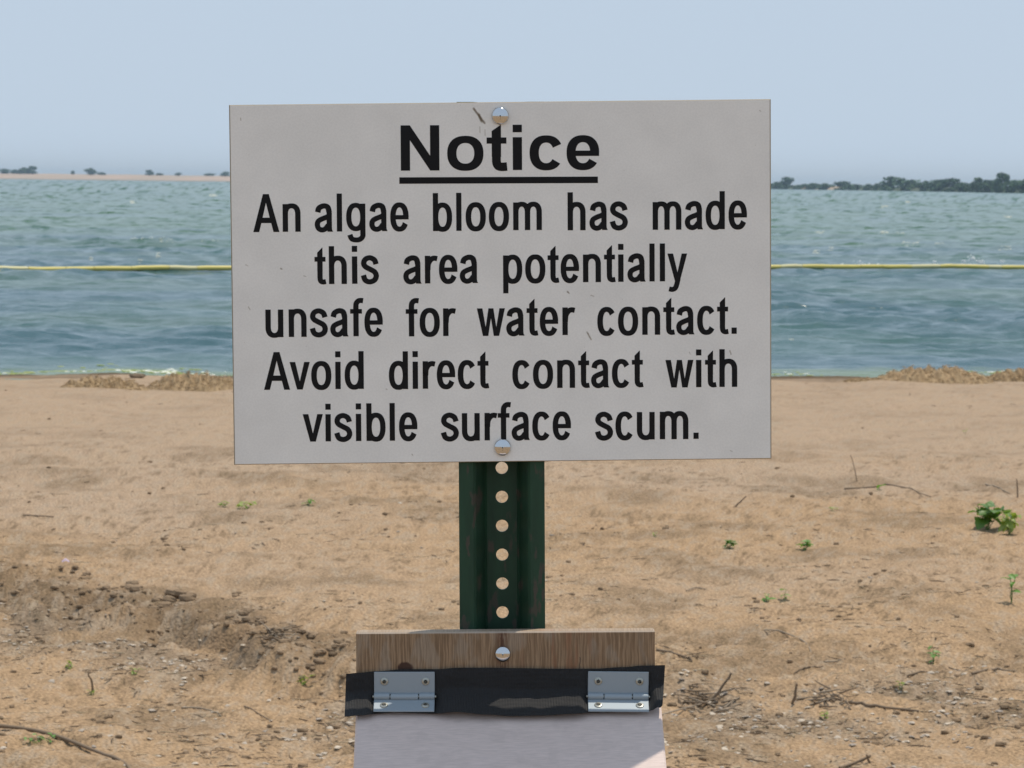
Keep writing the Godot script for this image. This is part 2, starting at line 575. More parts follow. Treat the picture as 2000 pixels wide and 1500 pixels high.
func crown_mesh(key: int, tall: float) -> ArrayMesh:
	var r := RandomNumberGenerator.new()
	r.seed = key
	var lobes := []
	for k in 9:
		var a := r.randf() * TAU
		var d := sqrt(r.randf()) * 0.34
		lobes.append([Vector3(cos(a) * d, r.randf_range(0.12, 0.76) * tall, sin(a) * d), r.randf_range(0.16, 0.27)])
	lobes.append([Vector3(0, 0.82 * tall, 0), 0.17])
	lobes.append([Vector3(0.05, 0.2 * tall, 0), 0.32])
	lobes.append([Vector3(-0.25, 0.1, 0.05), 0.24])
	lobes.append([Vector3(0.27, 0.1, -0.05), 0.22])
	var s := Shape.new()
	for l in lobes:
		for k in 75:
			var dir := Vector3(r.randfn(), r.randfn(), r.randfn()).normalized()
			var p: Vector3 = l[0] + dir * l[1] * pow(r.randf(), 0.28)
			var e := 0.035 + 0.045 * r.randf()
			var t1 := Vector3(r.randfn(), r.randfn(), r.randfn()).normalized()
			var t2 := (dir + 0.6 * t1).cross(t1).normalized()
			var col := Color(0.75, 0.8, 0.75).lerp(Color(1.25, 1.2, 1.0), r.randf())
			s.tri(p - t1 * e, p + t2 * e * 0.8, p + t1 * e, dir, col)
			s.tri(p - t1 * e, p - t2 * e * 0.8, p + t1 * e, dir, col)
	return s.mesh()


# ---------------------------------------------------------------- the scene
func _ready() -> void:
	rng.seed = 4711
	var cam := Camera3D.new()
	cam.name = "camera"
	add_child(cam)
	cam.position = EYE
	cam.rotation = TURN
	var att := CameraAttributesPhysical.new()
	att.frustum_focal_length = 96.0            # 14.25 degrees over the height
	att.frustum_focus_distance = 2.6
	att.frustum_near = 0.1
	att.frustum_far = 9000.0
	att.exposure_aperture = 48.0
	cam.attributes = att
	cam.fov = rad_to_deg(2.0 * atan(750.0 / FOCAL))
	cam.near = 0.1
	cam.far = 9000.0
	var env := Environment.new()
	env.background_mode = Environment.BG_SKY
	env.tonemap_mode = Environment.TONE_MAPPER_LINEAR
	env.tonemap_exposure = 1.05
	env.sdfgi_enabled = true; env.ssao_enabled = true; env.ssil_enabled = true
	env.fog_enabled = true
	env.fog_density = 0.0001
	env.fog_light_color = Color(0.80, 0.91, 1.0)
	var sky := ProceduralSkyMaterial.new()
	sky.sky_horizon_color = Color(0.742, 0.802, 0.862)
	sky.sky_top_color = Color(0.718, 0.788, 0.875)
	sky.sky_curve = 0.16
	sky.ground_horizon_color = Color(0.66, 0.68, 0.68)
	sky.ground_bottom_color = Color(0.5, 0.45, 0.38)
	sky.sun_angle_max = 18.0
	env.sky = Sky.new()
	env.sky.sky_material = sky
	var we := WorldEnvironment.new()
	we.name = "environment"
	we.environment = env
	add_child(we)
	var sun := DirectionalLight3D.new()
	sun.name = "sun"
	sun.light_energy = 1.05
	sun.light_color = Color(1.0, 0.955, 0.89)
	sun.light_angular_distance = 0.5
	sun.shadow_enabled = true
	sun.basis = Basis.looking_at(-Vector3(0.22, 1.0, -0.18).normalized(), Vector3.FORWARD)
	add_child(sun)

	materials()
	build_ground()
	build_lake()
	far_shores()
	trees()
	build_sign()
	build_box()
	float_line()
	mounds()
	sticks()
	plants()
	ground_litter()


func materials() -> void:
	var st := mat("bolt_steel", lin(0.62, 0.63, 0.64), 0.12, 1.0)
	st.metallic_specular = 0.5
	mat("green_stem", lin(0.10, 0.17, 0.035), 0.6)
	var a := mat("leaf_dark", lin(0.060, 0.135, 0.018), 0.5)
	a.backlight_enabled = true; a.backlight = lin(0.10, 0.20, 0.02)
	var b := mat("leaf_light", lin(0.17, 0.23, 0.030), 0.5)
	b.backlight_enabled = true; b.backlight = lin(0.2, 0.28, 0.03)
	var c := mat("leaf_fresh", lin(0.085, 0.19, 0.022), 0.5)
	c.backlight_enabled = true; c.backlight = lin(0.12, 0.26, 0.02)
	mat("dead_wood", lin(0.19, 0.138, 0.09), 0.95)
	mat("grey_wood", lin(0.27, 0.215, 0.155), 0.95)
	var d := mat("litter", Color.WHITE, 0.9)
	d.vertex_color_use_as_albedo = true
	d.metallic_specular = 0.3
	leaf_kinds = [leaf_mesh(1.0, 0.95, 0.14, 0.5), leaf_mesh(1.0, 0.55, 0.0, 0.25), leaf_mesh(1.0, 0.75, 0.10, 0.7)]


func build_sign() -> void:
	var base := on_z(980.5, 1060, SIGN_Z - 0.004)
	var post_turn := Basis(Vector3.BACK, 0.0170)
	# the foot of the post, in the ground below the picture
	var foot := base + post_turn.y * (-(base.y) / post_turn.y.y)
	var o := thing("notice_sign", Transform3D(post_turn, foot))
	tag(o, "white rectangular notice sign about an algae bloom, bolted to a green drilled post", "sign")
	var inv := o.transform.affine_inverse()

	# post: an open channel of 4 mm steel, its drilled web set back between two flanges
	var wall := 0.0035
	var half := 0.0365
	var web := 0.0128
	var back := 0.026
	var paint := mat("green_paint", Color.WHITE, 0.55)
	paint.albedo_texture = tex(post_image())
	paint.metallic_specular = 0.4
	var top := (inv * on_z(920, 199.0, SIGN_Z - 0.004)).y
	var bottom := -0.35
	var s := Shape.new()
	var corner := 0.0022
	for side in [-1.0, 1.0]:
		# front outline from the outer edge inwards, and its back
		var front := [Vector2(half, 0), Vector2(0.0222 + corner, 0), Vector2(0.0222, -corner), Vector2(web + 0.002, -back + corner), Vector2(web, -back)]
		var rear := [Vector2(half, -wall), Vector2(0.0222 + corner + 0.003, -wall), Vector2(0.0222 + 0.0035, -corner - wall * 0.6), Vector2(web + 0.0055, -back - wall * 0.4), Vector2(web, -back - wall)]
		var rings := [front[0], front[1], front[2], front[3], front[4], rear[4], rear[3], rear[2], rear[1], rear[0]]
		for k in rings.size():
			var a: Vector2 = rings[k]
			var b: Vector2 = rings[(k + 1) % rings.size()]
			if k == 4: continue
			var d := b - a
			var out := Vector3(side * d.y, 0, -d.x)
			if k < 4 and out.z < 0.0 or k > 4 and k < 9 and out.z > 0.0: out = -out
			if k == 9: out = Vector3(side, 0, 0)
			for seg in 12:
				var y0 := lerpf(bottom, top, seg / 12.0)
				var y1 := lerpf(bottom, top, (seg + 1) / 12.0)
				var q := [Vector3(side * a.x, y0, a.y), Vector3(side * b.x, y0, b.y), Vector3(side * b.x, y1, b.y), Vector3(side * a.x, y1, a.y)]
				var uv := []
				for p in q: uv.append(Vector2(p.x / 0.073 + 0.5, 1.0 - (p.y - 0.9) / 0.4))
				s.tri(q[0], q[1], q[2], out, Color.WHITE, uv[0], uv[1], uv[2])
				s.tri(q[0], q[2], q[3], out, Color.WHITE, uv[0], uv[2], uv[3])
	# the web, one drilled cell after another
	var h0 := (inv * on_z(979.5, 914, SIGN_Z - 0.004 - back)).y
	var pitch := (h0 - (inv * on_z(980.5, 1196, SIGN_Z - 0.004 - back)).y) / 5.0
	var y := h0
	while y + pitch * 1.5 < top: y += pitch
	while y > bottom + pitch:
		var rad := 0.0053
		var cell := [y - pitch / 2.0, y + pitch / 2.0]
		for k in 32:
			var pts := []
			for j in [k, k + 1]:
				var a: float = TAU * (j + 0.0) / 32.0 + TAU / 8.0
				var dir := Vector2(cos(a), sin(a))
				var square := dir / maxf(absf(dir.x), absf(dir.y))
				pts.append([dir * rad, Vector2(square.x * web, square.y * pitch / 2.0)])
			for z in [-back, -back - wall]:
				var q := []
				for p in [pts[0][0], pts[0][1], pts[1][1], pts[1][0]]: q.append(Vector3(p.x, y + p.y, z))
				var uv := []
				for p in q: uv.append(Vector2(p.x / 0.073 + 0.5, 1.0 - (p.y - 0.9) / 0.4))
				var out := Vector3.BACK if z == -back else Vector3.FORWARD
				s.tri(q[0], q[1], q[2], out, Color.WHITE, uv[0], uv[1], uv[2])
				s.tri(q[0], q[2], q[3], out, Color.WHITE, uv[0], uv[2], uv[3])
			var i0: Vector2 = pts[0][0]
			var i1: Vector2 = pts[1][0]
			s.quad(Vector3(i0.x, y + i0.y, -back), Vector3(i1.x, y + i1.y, -back), Vector3(i1.x, y + i1.y, -back - wall), Vector3(i0.x, y + i0.y, -back - wall), Vector3(-i0.x, -i0.y, 0))
		y -= pitch
	put("post", s.mesh(), paint, o)

	# panel
	var turn := Basis(Vector3.BACK, TURN.z + 0.0113)
	var mid := on_z(977.5, 550.5, SIGN_Z)
	var local := Transform3D(turn, mid)
	var li := local.affine_inverse()
	var c := []
	for p in [[447, 205], [1505.5, 193.5], [1507, 896], [457, 908]]: c.append(li * on_z(p[0], p[1], SIGN_Z))
	var thick := 0.004
	s = Shape.new()
	var f := []
	var bv := 0.0012
	var centre: Vector3 = (c[0] + c[1] + c[2] + c[3]) / 4.0
	for p in c: f.append(p + (centre - p).normalized() * bv)
	var wide: float = (c[1] - c[0]).length()
	var high: float = (c[0] - c[3]).length()
	var uvs := [Vector2(0, 0), Vector2(1, 0), Vector2(1, 1), Vector2(0, 1)]
	s.tri(f[0], f[1], f[2], Vector3.BACK, Color.WHITE, uvs[0], uvs[1], uvs[2])
	s.tri(f[0], f[2], f[3], Vector3.BACK, Color.WHITE, uvs[0], uvs[2], uvs[3])
	var white := mat("sign_white", Color.WHITE, 0.42)
	white.albedo_texture = tex(sign_image())
	white.metallic_specular = 0.4
	var panel := put("sign_panel", s.mesh(), white, o, inv * local)
	var rim := Shape.new()
	put_panel_edges(rim, c, f, bv, thick)
	put("panel_edge", rim.mesh(), mat("raw_edge", lin(0.30, 0.255, 0.185), 0.8), panel)

	# lettering: the words start where the photograph has them
	var unit := (on_z(1077, 550, SIGN_Z) - on_z(977, 550, SIGN_Z)).length() / 100.0
	var ink := mat("black_print", lin(0.008, 0.008, 0.009), 0.45)
	ink.metallic_specular = 0.28
	var slope := -0.0058
	var lines := [
		[450.6, [["An", 495, 587], ["algae", 615, 798], ["bloom", 846, 1058], ["has", 1109, 1226], ["made", 1275, 1458.5]]],
		[553.0, [["this", 615, 740], ["area", 788, 933.5], ["potentially", 983, 1342]]],
		[656.0, [["unsafe", 519, 748], ["for", 793, 890], ["water", 932, 1123], ["contact.", 1167, 1439]]],
		[758.8, [["Avoid", 516, 711], ["direct", 760, 955], ["contact", 1001, 1256.5], ["with", 1300, 1440]]],
		[860.4, [["visible", 592, 816], ["surface", 862, 1116], ["scum.", 1163, 1365]]],
	]
	var heading := Shape.new()
	var lift := 0.0003
	for w in [["N", 783.3], ["o", 874.0], ["t", 951.0], ["i", 1002.0], ["c", 1034.8], ["e", 1107.0]]:
		var at := li * on_z(w[1], 333.4 + (w[1] - 783.0) * slope, SIGN_Z)
		lift = 0.00012
		for shift in [-0.3, 0.3]:
			lift = print_pieces(heading, heading_glyph(w[0]), Transform2D(-0.0055, Vector2.ONE * unit, 0.0, Vector2(at.x, at.y)).translated_local(Vector2(shift, 0.0)), lift)
	put("heading", heading.mesh(), ink, panel)
	var under := Shape.new()
	var ua := li * on_z(780, 359.0, SIGN_Z)
	print_pieces(under, bar(0, 0, 387, 12.6), Transform2D(-0.0075, Vector2.ONE * unit, 0.0, Vector2(ua.x, ua.y)), 0.00012)
	put("underline", under.mesh(), ink, panel)
	for l in lines:
		var row := Shape.new()
		lift = 0.0003
		for w in l[1]:
			var glyphs := []
			var solid := 0.0
			var gaps := 0.0
			for k in w[0].length():
				var g := glyph(w[0][k])
				glyphs.append(g)
				solid += g[1]
				if k > 0: gaps += g[2] + glyphs[k - 1][3]
			var want: float = (w[2] - w[1]) * 4.0
			var stretch := clampf((want - solid) / maxf(gaps, 1.0), 0.5, 1.6)
			var squeeze: float = want / (solid + gaps * stretch)
			var at := li * on_z(w[1], l[0] + (w[1] - 977.0) * slope, SIGN_Z)
			var x := 0.0
			for k in glyphs.size():
				if k > 0: x += (glyphs[k][2] + glyphs[k - 1][3]) * stretch
				var t := Transform2D(-0.0055, Vector2(squeeze, 1.0) * unit / 4.0, 0.0, Vector2(at.x, at.y) + Vector2(x * squeeze, 0.0) * unit / 4.0)
				lift = 0.00012
				for shift in [-1.0, 1.0]:
					lift = print_pieces(row, glyphs[k][0], t.translated_local(Vector2(shift, 0.0)), lift)
				x += glyphs[k][1]
		put("text_line", row.mesh(), ink, panel)
	for p in [[977, 226.5], [981.5, 873.5]]:
		bolt_head(o, inv * on_z(p[0], p[1], SIGN_Z + 0.0003), 0.0073)


func put_panel_edges(s: Shape, c: Array, f: Array, bv: float, thick: float) -> void:
	for k in 4:
		var a: Vector3 = c[k]
		var b: Vector3 = c[(k + 1) % 4]
		var out := (a + b) / 2.0
		var dz := Vector3(0, 0, -bv)
		var bk := Vector3(0, 0, -thick)
		s.quad(f[k], f[(k + 1) % 4], b + dz, a + dz, out + Vector3.BACK * 0.2)
		s.quad(a + dz, b + dz, b + bk, a + bk, out)
	s.quad(c[0] + Vector3(0, 0, -thick), c[1] + Vector3(0, 0, -thick), c[2] + Vector3(0, 0, -thick), c[3] + Vector3(0, 0, -thick), Vector3.FORWARD)


func sign_image() -> Image:
	var im := Image.create(1060, 706, false, Image.FORMAT_RGB8)
	for y in 706:
		for x in 1060:
			var v := 0.905 + 0.020 * nz(24, x * 0.006, y * 0.006) + 0.010 * nz(18, x * 0.16, y * 0.16)
			im.set_pixel(x, y, Color(v, v * 0.996, v * 0.975))
	var dirt := Color(0.36, 0.31, 0.24)
	# scuffs beside the top bolt, and specks
	for q in [[478, 10, 500, 40, 3.0], [488, 22, 494, 36, 3.5], [490, 46, 491, 58, 1.4], [500, 52, 501, 64, 1.4], [520, 10, 523, 11, 1.5], [700, 455, 707, 468, 2.2], [698, 452, 700, 456, 2.0], [706, 380, 712, 382, 1.6], [660, 372, 664, 376, 2.4], [980, 492, 983, 500, 1.8], [900, 494, 902, 498, 1.4], [95, 320, 98, 322, 2.2], [140, 335, 145, 337, 1.5], [300, 560, 303, 562, 1.5], [20, 24, 21, 29, 1.6], [26, 312, 30, 314, 1.5], [30, 395, 34, 401, 1.6], [980, 690, 984, 692, 1.4], [350, 690, 352, 693, 1.6], [1040, 20, 1042, 22, 1.6]]:
		var n := maxi(4, int(Vector2(q[0], q[1]).distance_to(Vector2(q[2], q[3])) * 2.0))
		for k in n + 1:
			var p := Vector2(q[0], q[1]).lerp(Vector2(q[2], q[3]), k / float(n))
			var r: float = q[4] * (0.6 + 0.4 * sin(k * 1.7))
			for dy in range(-4, 5):
				for dx in range(-4, 5):
					var at := Vector2i(int(p.x) + dx, int(p.y) + dy)
					if at.x < 0 or at.y < 0 or at.x >= 1060 or at.y >= 706: continue
					var m := clampf(r - Vector2(dx, dy).length(), 0.0, 1.0) * 0.22
					im.set_pixelv(at, im.get_pixelv(at).lerp(dirt, m))
	for k in 90:
		var at := Vector2i(rng.randi_range(3, 1056), rng.randi_range(3, 702))
		im.set_pixelv(at, im.get_pixelv(at).lerp(dirt, rng.randf_range(0.1, 0.4)))
	return im


func post_image() -> Image:       # from 1.3 m down to 0.9 m; green paint, rust where it wears
	var im := Image.create(146, 800, false, Image.FORMAT_RGB8)
	for y in 800:
		for x in 146:
			var c := lin(0.015, 0.050, 0.027) * (1.0 + 0.12 * nz(25, x * 0.03, y * 0.006))
			var rust := nz(26, x * 0.03, y * 0.010)
			var low := smoothstep(0.34, 0.62, rust + 0.42 * smoothstep(285.0, 350.0, float(y)) * absf(x / 73.0 - 1.0))
			c = c.lerp(lin(0.075, 0.052, 0.042), 0.75 * low)
			im.set_pixel(x, y, c)
	return im


func board_image() -> Image:      # weathered plywood, grain upright, with rust above the bolt and a knot
	var im := Image.create(1170, 280, false, Image.FORMAT_RGB8)
	for y in 280:
		for x in 1170:
			var g := nz(19, x * 0.10 + 0.5 * nz(27, x * 0.008, y * 0.006), y * 0.004)
			var h := nz(28, x * 0.35, y * 0.008)
			var c := lin(0.29, 0.195, 0.115).lerp(lin(0.19, 0.12, 0.066), clampf(0.5 + 0.8 * g, 0.0, 1.0))
			c = c.lerp(lin(0.30, 0.25, 0.195), 0.5 * smoothstep(-0.05, 0.4, nz(29, x * 0.007, y * 0.004) - 0.35 * smoothstep(500.0, 900.0, float(x))))
			c = c * (1.0 + 0.15 * h)
			# reddish streaks to the right of the middle
			var red := smoothstep(600.0, 720.0, float(x)) * (1.0 - smoothstep(850.0, 1000.0, float(x))) * smoothstep(0.0, 0.5, nz(30, x * 0.02, y * 0.003))
			c = c.lerp(lin(0.23, 0.105, 0.052), 0.6 * red)
			var under := exp(-pow((x - 573.0) / 20.0, 2.0)) * smoothstep(0.05, 0.4, 0.45 + nz(31, x * 0.12, y * 0.01)) * (1.0 - smoothstep(90.0, 150.0, float(y)))
			c = c.lerp(lin(0.07, 0.028, 0.015), 0.8 * under)
			var k := Vector2((x - 191.0) / 33.0, (y - 110.0) / 19.0).length()
			c = c.lerp(lin(0.045, 0.02, 0.012), 0.9 * (1.0 - smoothstep(0.75, 1.05, k + 0.15 * h)))
			if absf(x - 875.0 - 3.0 * nz(32, 0.0, y * 0.03)) < 1.6 and y > 80: c = c.lerp(lin(0.04, 0.025, 0.018), 0.8)
			c = c.lerp(lin(0.46, 0.39, 0.32), 0.8 * (1.0 - smoothstep(2.0, 7.0, float(y))))
			im.set_pixel(x, y, c)
	return im


func lid_image() -> Image:        # pale weathered board, grain across, a knot in the lower left
	var im := Image.create(640, 420, false, Image.FORMAT_RGB8)
	for y in 420:
		for x in 640:
			var g := nz(33, x * 0.008, y * 0.10)
			var h := nz(34, x * 0.02, y * 0.3)
			var c := lin(0.65, 0.535, 0.485).lerp(lin(0.60, 0.49, 0.44), clampf(0.5 + 0.5 * g, 0.0, 1.0)) * (1.0 + 0.05 * h)
			c = c.lerp(lin(0.50, 0.41, 0.37), 0.25 * smoothstep(0.25, 0.6, nz(35, x * 0.012, y * 0.016)))
			var k := Vector2((x - 22.0) / 16.0, (y - 150.0) / 9.0).length()
			c = c.lerp(lin(0.15, 0.11, 0.09), 0.75 * (1.0 - smoothstep(0.5, 1.1, k + 0.4 * h)))
			im.set_pixel(x, y, c)
	return im


func build_box() -> void:
	var z := SIGN_Z + 0.0155           # front of the back board
	var origin := on_z(987, 1360, z)
	var turn := Basis(Vector3.BACK, TURN.z + 0.0068)
	var o := thing("leaflet_box", Transform3D(turn, origin))
	tag(o, "weathered wooden box with hinged lid and black flap bolted to the post below the sign", "box")
	var inv := o.transform.affine_inverse()
	var wood := mat("board_wood", Color.WHITE, 0.85)
	wood.albedo_texture = tex(board_image())
	var plain := mat("box_wood", lin(0.36, 0.27, 0.18), 0.85)
	var pale := mat("lid_wood", Color.WHITE, 0.75)
	pale.albedo_texture = tex(lid_image())
	# back board
	var a := inv * on_z(695, 1236, z)
	var b := inv * on_z(1279, 1231, z)
	var thick := 0.0165
	var high: float = (a.y + b.y) / 2.0
	var wide := b.x - a.x
	var midx := (a.x + b.x) / 2.0
	var down := 0.0215
	var s := Shape.new()
	s.box(Transform3D(Basis(), Vector3(midx, (high - down) / 2.0, -thick / 2.0)), Vector3(wide, high + down, thick), 0.0012)
	put("back_board", s.mesh(), wood, o)
	s = Shape.new()
	s.box(Transform3D(Basis(), Vector3(midx, -down - 0.1605, -thick / 2.0)), Vector3(wide - 0.002, 0.32, thick), 0.0012)
	put("rear_panel", s.mesh(), plain, o)
	# lid, sloping towards the reader
	var slope := deg_to_rad(29.0)
	var lid := Transform3D(Basis(Vector3.UP, 0.012) * Basis(Vector3.RIGHT, slope - PI / 2.0 + PI / 2.0), Vector3(midx + 0.0025, -0.0072, 0.0045))
	# own axes: x across, z down the slope, y out of its face
	var long := 0.24
	s = Shape.new()
	var lid_wide := 0.2585
	# the box helper spreads its UVs over x and y, so the lid is built lying on its back
	s.box(Transform3D(Basis(Vector3.RIGHT, -PI / 2.0), Vector3(0, -0.008, long / 2.0)), Vector3(lid_wide, long, 0.016), 0.0016)
	put("lid", s.mesh(), pale, o, lid)
	# body under the lid
	for sd in [-1.0, 1.0]:
		var w := Shape.new()
		var x0: float = midx + sd * 0.122
		var h := 0.0055
		var front := 0.19
		var side := [Vector2(0.002, -0.03), Vector2(front, -0.03 - tan(slope) * front), Vector2(front, -0.34), Vector2(0.002, -0.34)]
		for k in 4:
			var p: Vector2 = side[k]
			var q: Vector2 = side[(k + 1) % 4]
			w.quad(Vector3(x0 - h, p.y, p.x), Vector3(x0 + h, p.y, p.x), Vector3(x0 + h, q.y, q.x), Vector3(x0 - h, q.y, q.x), Vector3(0, q.x - p.x, -(q.y - p.y)))
		for e in [-h, h]:
			w.quad(Vector3(x0 + e, side[0].y, side[0].x), Vector3(x0 + e, side[1].y, side[1].x), Vector3(x0 + e, side[2].y, side[2].x), Vector3(x0 + e, side[3].y, side[3].x), Vector3(e, 0, 0))
		put("side_panel", w.mesh(), plain, o)
	s = Shape.new()
	s.box(Transform3D(Basis(), Vector3(midx, -0.238, 0.197)), Vector3(0.256, 0.205, 0.012), 0.001)
	put("front_panel", s.mesh(), plain, o)

	# black flap: flat on the board above, bent out over the lid below
	var rubber := mat("black_rubber", lin(0.0095, 0.0095, 0.010), 0.58)
	rubber.heightmap_enabled = true
	var weave := Image.create(64, 64, false, Image.FORMAT_RGB8)
	for y in 64:
		for x in 64:
			var v := 0.5 + 0.25 * sin(x * TAU / 16.0) + 0.25 * sin(y * TAU / 16.0)
			weave.set_pixel(x, y, Color(v, v, v))
	rubber.heightmap_texture = tex(weave)
	rubber.heightmap_scale = 0.06
	rubber.uv1_scale = Vector3(50, 9, 1)
	var upper := [[676, 1316], [700, 1314], [735, 1311], [790, 1307], [850, 1307], [900, 1304], [950, 1304], [1010, 1305], [1080, 1306], [1160, 1306], [1220, 1303], [1255, 1300], [1299, 1299]]
	var lower := [[673, 1399], [700, 1397], [740, 1393], [775, 1390.5], [810, 1392], [850, 1393], [890, 1390], [950, 1395], [1000, 1398], [1060, 1397], [1110, 1394], [1160, 1391], [1220, 1390], [1262, 1389], [1292, 1384]]
	var at_px := func(l: Array, px: float) -> float:
		for k in l.size() - 1:
			if px <= l[k + 1][0]:
				return lerpf(l[k][1], l[k + 1][1], smoothstep(0.0, 1.0, clampf((px - l[k][0]) / (l[k + 1][0] - l[k][0]), 0.0, 1.0)))
		return l[-1][1]
	var rows := []
	var hinge_span := func(px: float) -> float:      # 1 under a hinge, where screws hold the flap down
		return maxf(smoothstep(715.0, 738.0, px) * (1.0 - smoothstep(843.0, 870.0, px)), smoothstep(1130.0, 1156.0, px) * (1.0 - smoothstep(1260.0, 1285.0, px)))
	var gap := 0.0009
	for r in 33:
		var t := r / 32.0
		var row := []
		for k in 141:
			var u := k / 140.0
			var x0 := lerpf(676.0, 1299.0, u)
			var x1 := lerpf(673.0, 1294.0, u)
			var px := lerpf(x0, x1, t)
			var py := lerpf(at_px.call(upper, px), at_px.call(lower, px), t)
			# on the right end the lower corner is creased and torn
			if px > 1268.0 and t > 0.6: py -= (px - 1268.0) * 0.28 * (t - 0.6) / 0.4 * (0.7 + 0.3 * sin(px * 0.9))
			var p: Vector3 = inv * on_z(px, py, z + 0.001)
			var loose: float = 1.0 - hinge_span.call(px)
			var wave := 0.0014 * loose * (0.5 + 0.5 * nz(36, px * 0.012, t * 1.6)) + 0.0006 * loose * nz(37, px * 0.03, t * 3.0)
			var edge := smoothstep(0.75, 1.0, t) * (0.0010 + 0.0014 * loose * maxf(0.0, nz(38, px * 0.016, 3.0)))
			var below := maxf(0.0, -p.y)
			var bend := sqrt(below * below + 0.000036) - 0.006 + 0.5 * 0.0
			# the flap keeps its place in the picture plane of the board and comes forward with the lid
			var flat := 0.0009 + gap + maxf(0.0, bend) / tan(slope) * 0.96 + wave + edge
			var full := 0.0024 + 0.0222 * pow(clampf((t - 0.42) / 0.58, 0.0, 1.0), 1.1) + 0.0011 * nz(36, px * 0.012, t * 1.2) * smoothstep(0.1, 0.5, t)
			p.z = lerpf(flat, maxf(flat, full), loose)
			var back := EYE
			var w: Vector3 = o.transform * p
			var d := ray(px, py)
			var hit := back + d * ((w.z - back.z) / d.z)
			var q: Vector3 = inv * hit
			row.append(Vector3(q.x, q.y, p.z))
		rows.append(row)
	s = Shape.new()
	s.sheet(rows, Vector3(0, 0.3, 1))
	var rear_rows := []
	for row in rows:
		var l := []
		for p in row: l.append(p + Vector3(0, -0.0005, -0.0009))
		rear_rows.append(l)
	s.sheet(rear_rows, Vector3(0, -0.3, -1))
	var rim_up := [rows[0], rear_rows[0]]
	s.sheet(rim_up, Vector3.UP)
	s.sheet([rows[-1], rear_rows[-1]], Vector3.DOWN)
	var lft := [[], []]
	var rgt := [[], []]
	for r in rows.size():
		lft[0].append(rows[r][0]); lft[1].append(rear_rows[r][0])
		rgt[0].append(rows[r][-1]); rgt[1].append(rear_rows[r][-1])
	s.sheet(lft, Vector3.LEFT)
	s.sheet(rgt, Vector3.RIGHT)
	put("black_flap", s.mesh(), rubber, o)

	# two butt hinges
	var zinc := mat("zinc", lin(0.30, 0.35, 0.385), 0.6, 0.3)
	var slot_m := mat("screw_recess", lin(0.10, 0.10, 0.085), 0.6, 0.3)
	var screw_m := mat("screw_zinc", lin(0.42, 0.42, 0.37), 0.4, 0.8)
	for hx in [[730.5, 849.0, 1312.5, 0.006], [1148.0, 1266.5, 1312.0, -0.004]]:
		var l := inv * on_z(hx[0], 1350, z + 0.004)
		var r := inv * on_z(hx[1], 1350, z + 0.004)
		var t := inv * on_z((hx[0] + hx[1]) / 2.0, hx[2], z + 0.004)
		var w := r.x - l.x
		var pin := Vector3((l.x + r.x) / 2.0, (inv * on_z(0.0 + (hx[0] + hx[1]) / 2.0, 1360.5, z + 0.004)).y, 0.0048)
		var hinge := Node3D.new()
		hinge.transform = Transform3D(Basis(Vector3.BACK, hx[3] - 0.012), pin)
		hinge.name = numbered("hinge", o)
		o.add_child(hinge, true)
		var hh := t.y - pin.y
		var sh := Shape.new()
		var leaf := 0.0014
		sh.box(Transform3D(Basis(), Vector3(0, hh / 2.0 + 0.0008, -0.0018)), Vector3(w, hh - 0.0016, leaf), 0.0004)
		put("leaf", sh.mesh(), zinc, hinge)
		sh = Shape.new()
		var tilt := Basis(Vector3.RIGHT, slope)
		var ll := 0.0165
		sh.box(Transform3D(tilt, tilt * Vector3(0, -0.0016, ll / 2.0 + 0.0016)), Vector3(w, leaf, ll), 0.0004)
		put("leaf", sh.mesh(), zinc, hinge)
		var kr := 0.0031
		var cut := [-w / 2.0, -w / 2.0 + w * 0.265, w / 2.0 - w * 0.265, w / 2.0]
		for k in 3:
			sh = Shape.new()
			var x0: float = cut[k] + (0.0004 if k else 0.0)
			var x1: float = cut[k + 1] - (0.0004 if k < 2 else 0.0)
			var drop := 0.0 if k != 1 else -0.0004
			sh.lathe(Transform3D(Basis(Vector3.BACK, -PI / 2.0), Vector3(0, drop, 0)), PackedVector2Array([Vector2(0, x0), Vector2(kr - 0.0004, x0), Vector2(kr, x0 + 0.0004), Vector2(kr, x1 - 0.0004), Vector2(kr - 0.0004, x1), Vector2(0, x1)]), 24)
			put("knuckle", sh.mesh(), zinc, hinge)
		sh = Shape.new()
		sh.lathe(Transform3D(Basis(Vector3.BACK, -PI / 2.0), Vector3.ZERO), PackedVector2Array([Vector2(0, -w / 2.0 - 0.0012), Vector2(0.0012, -w / 2.0 - 0.0012), Vector2(0.0012, w / 2.0 + 0.0012), Vector2(0, w / 2.0 + 0.0012)]), 12)
		put("pin", sh.mesh(), screw_m, hinge)
		for k in 4:
			var sx := (-0.33 if k % 2 == 0 else 0.35) * w
			var up := Transform3D(Basis(Vector3.RIGHT, PI / 2.0), Vector3(sx, hh * 0.62, -0.0011))
			if k > 1: up = Transform3D(tilt, tilt * Vector3(sx, -0.0008, 0.0105))
			up.basis = up.basis * Basis(Vector3.UP, rng.randf() * TAU)
			sh = Shape.new()
			var cr := 0.0034
			sh.lathe(up, PackedVector2Array([Vector2(cr, -0.0004), Vector2(cr, 0.0003), Vector2(cr * 0.85, 0.0008), Vector2(0, 0.0011)]), 20)
			put("screw", sh.mesh(), screw_m, hinge)
			sh = Shape.new()
			for e in 2:
				sh.box(up * Transform3D(Basis(Vector3.UP, PI / 2.0 * e), Vector3(0, 0.0011 + 0.00005 * e, 0)), Vector3(cr * 0.9, 0.0002, 0.0006), 0.00005)
			put("screw_slot", sh.mesh(), slot_m, hinge)
	bolt_head(o, inv * on_z(982, 1277.5, z + 0.0003), 0.0068)


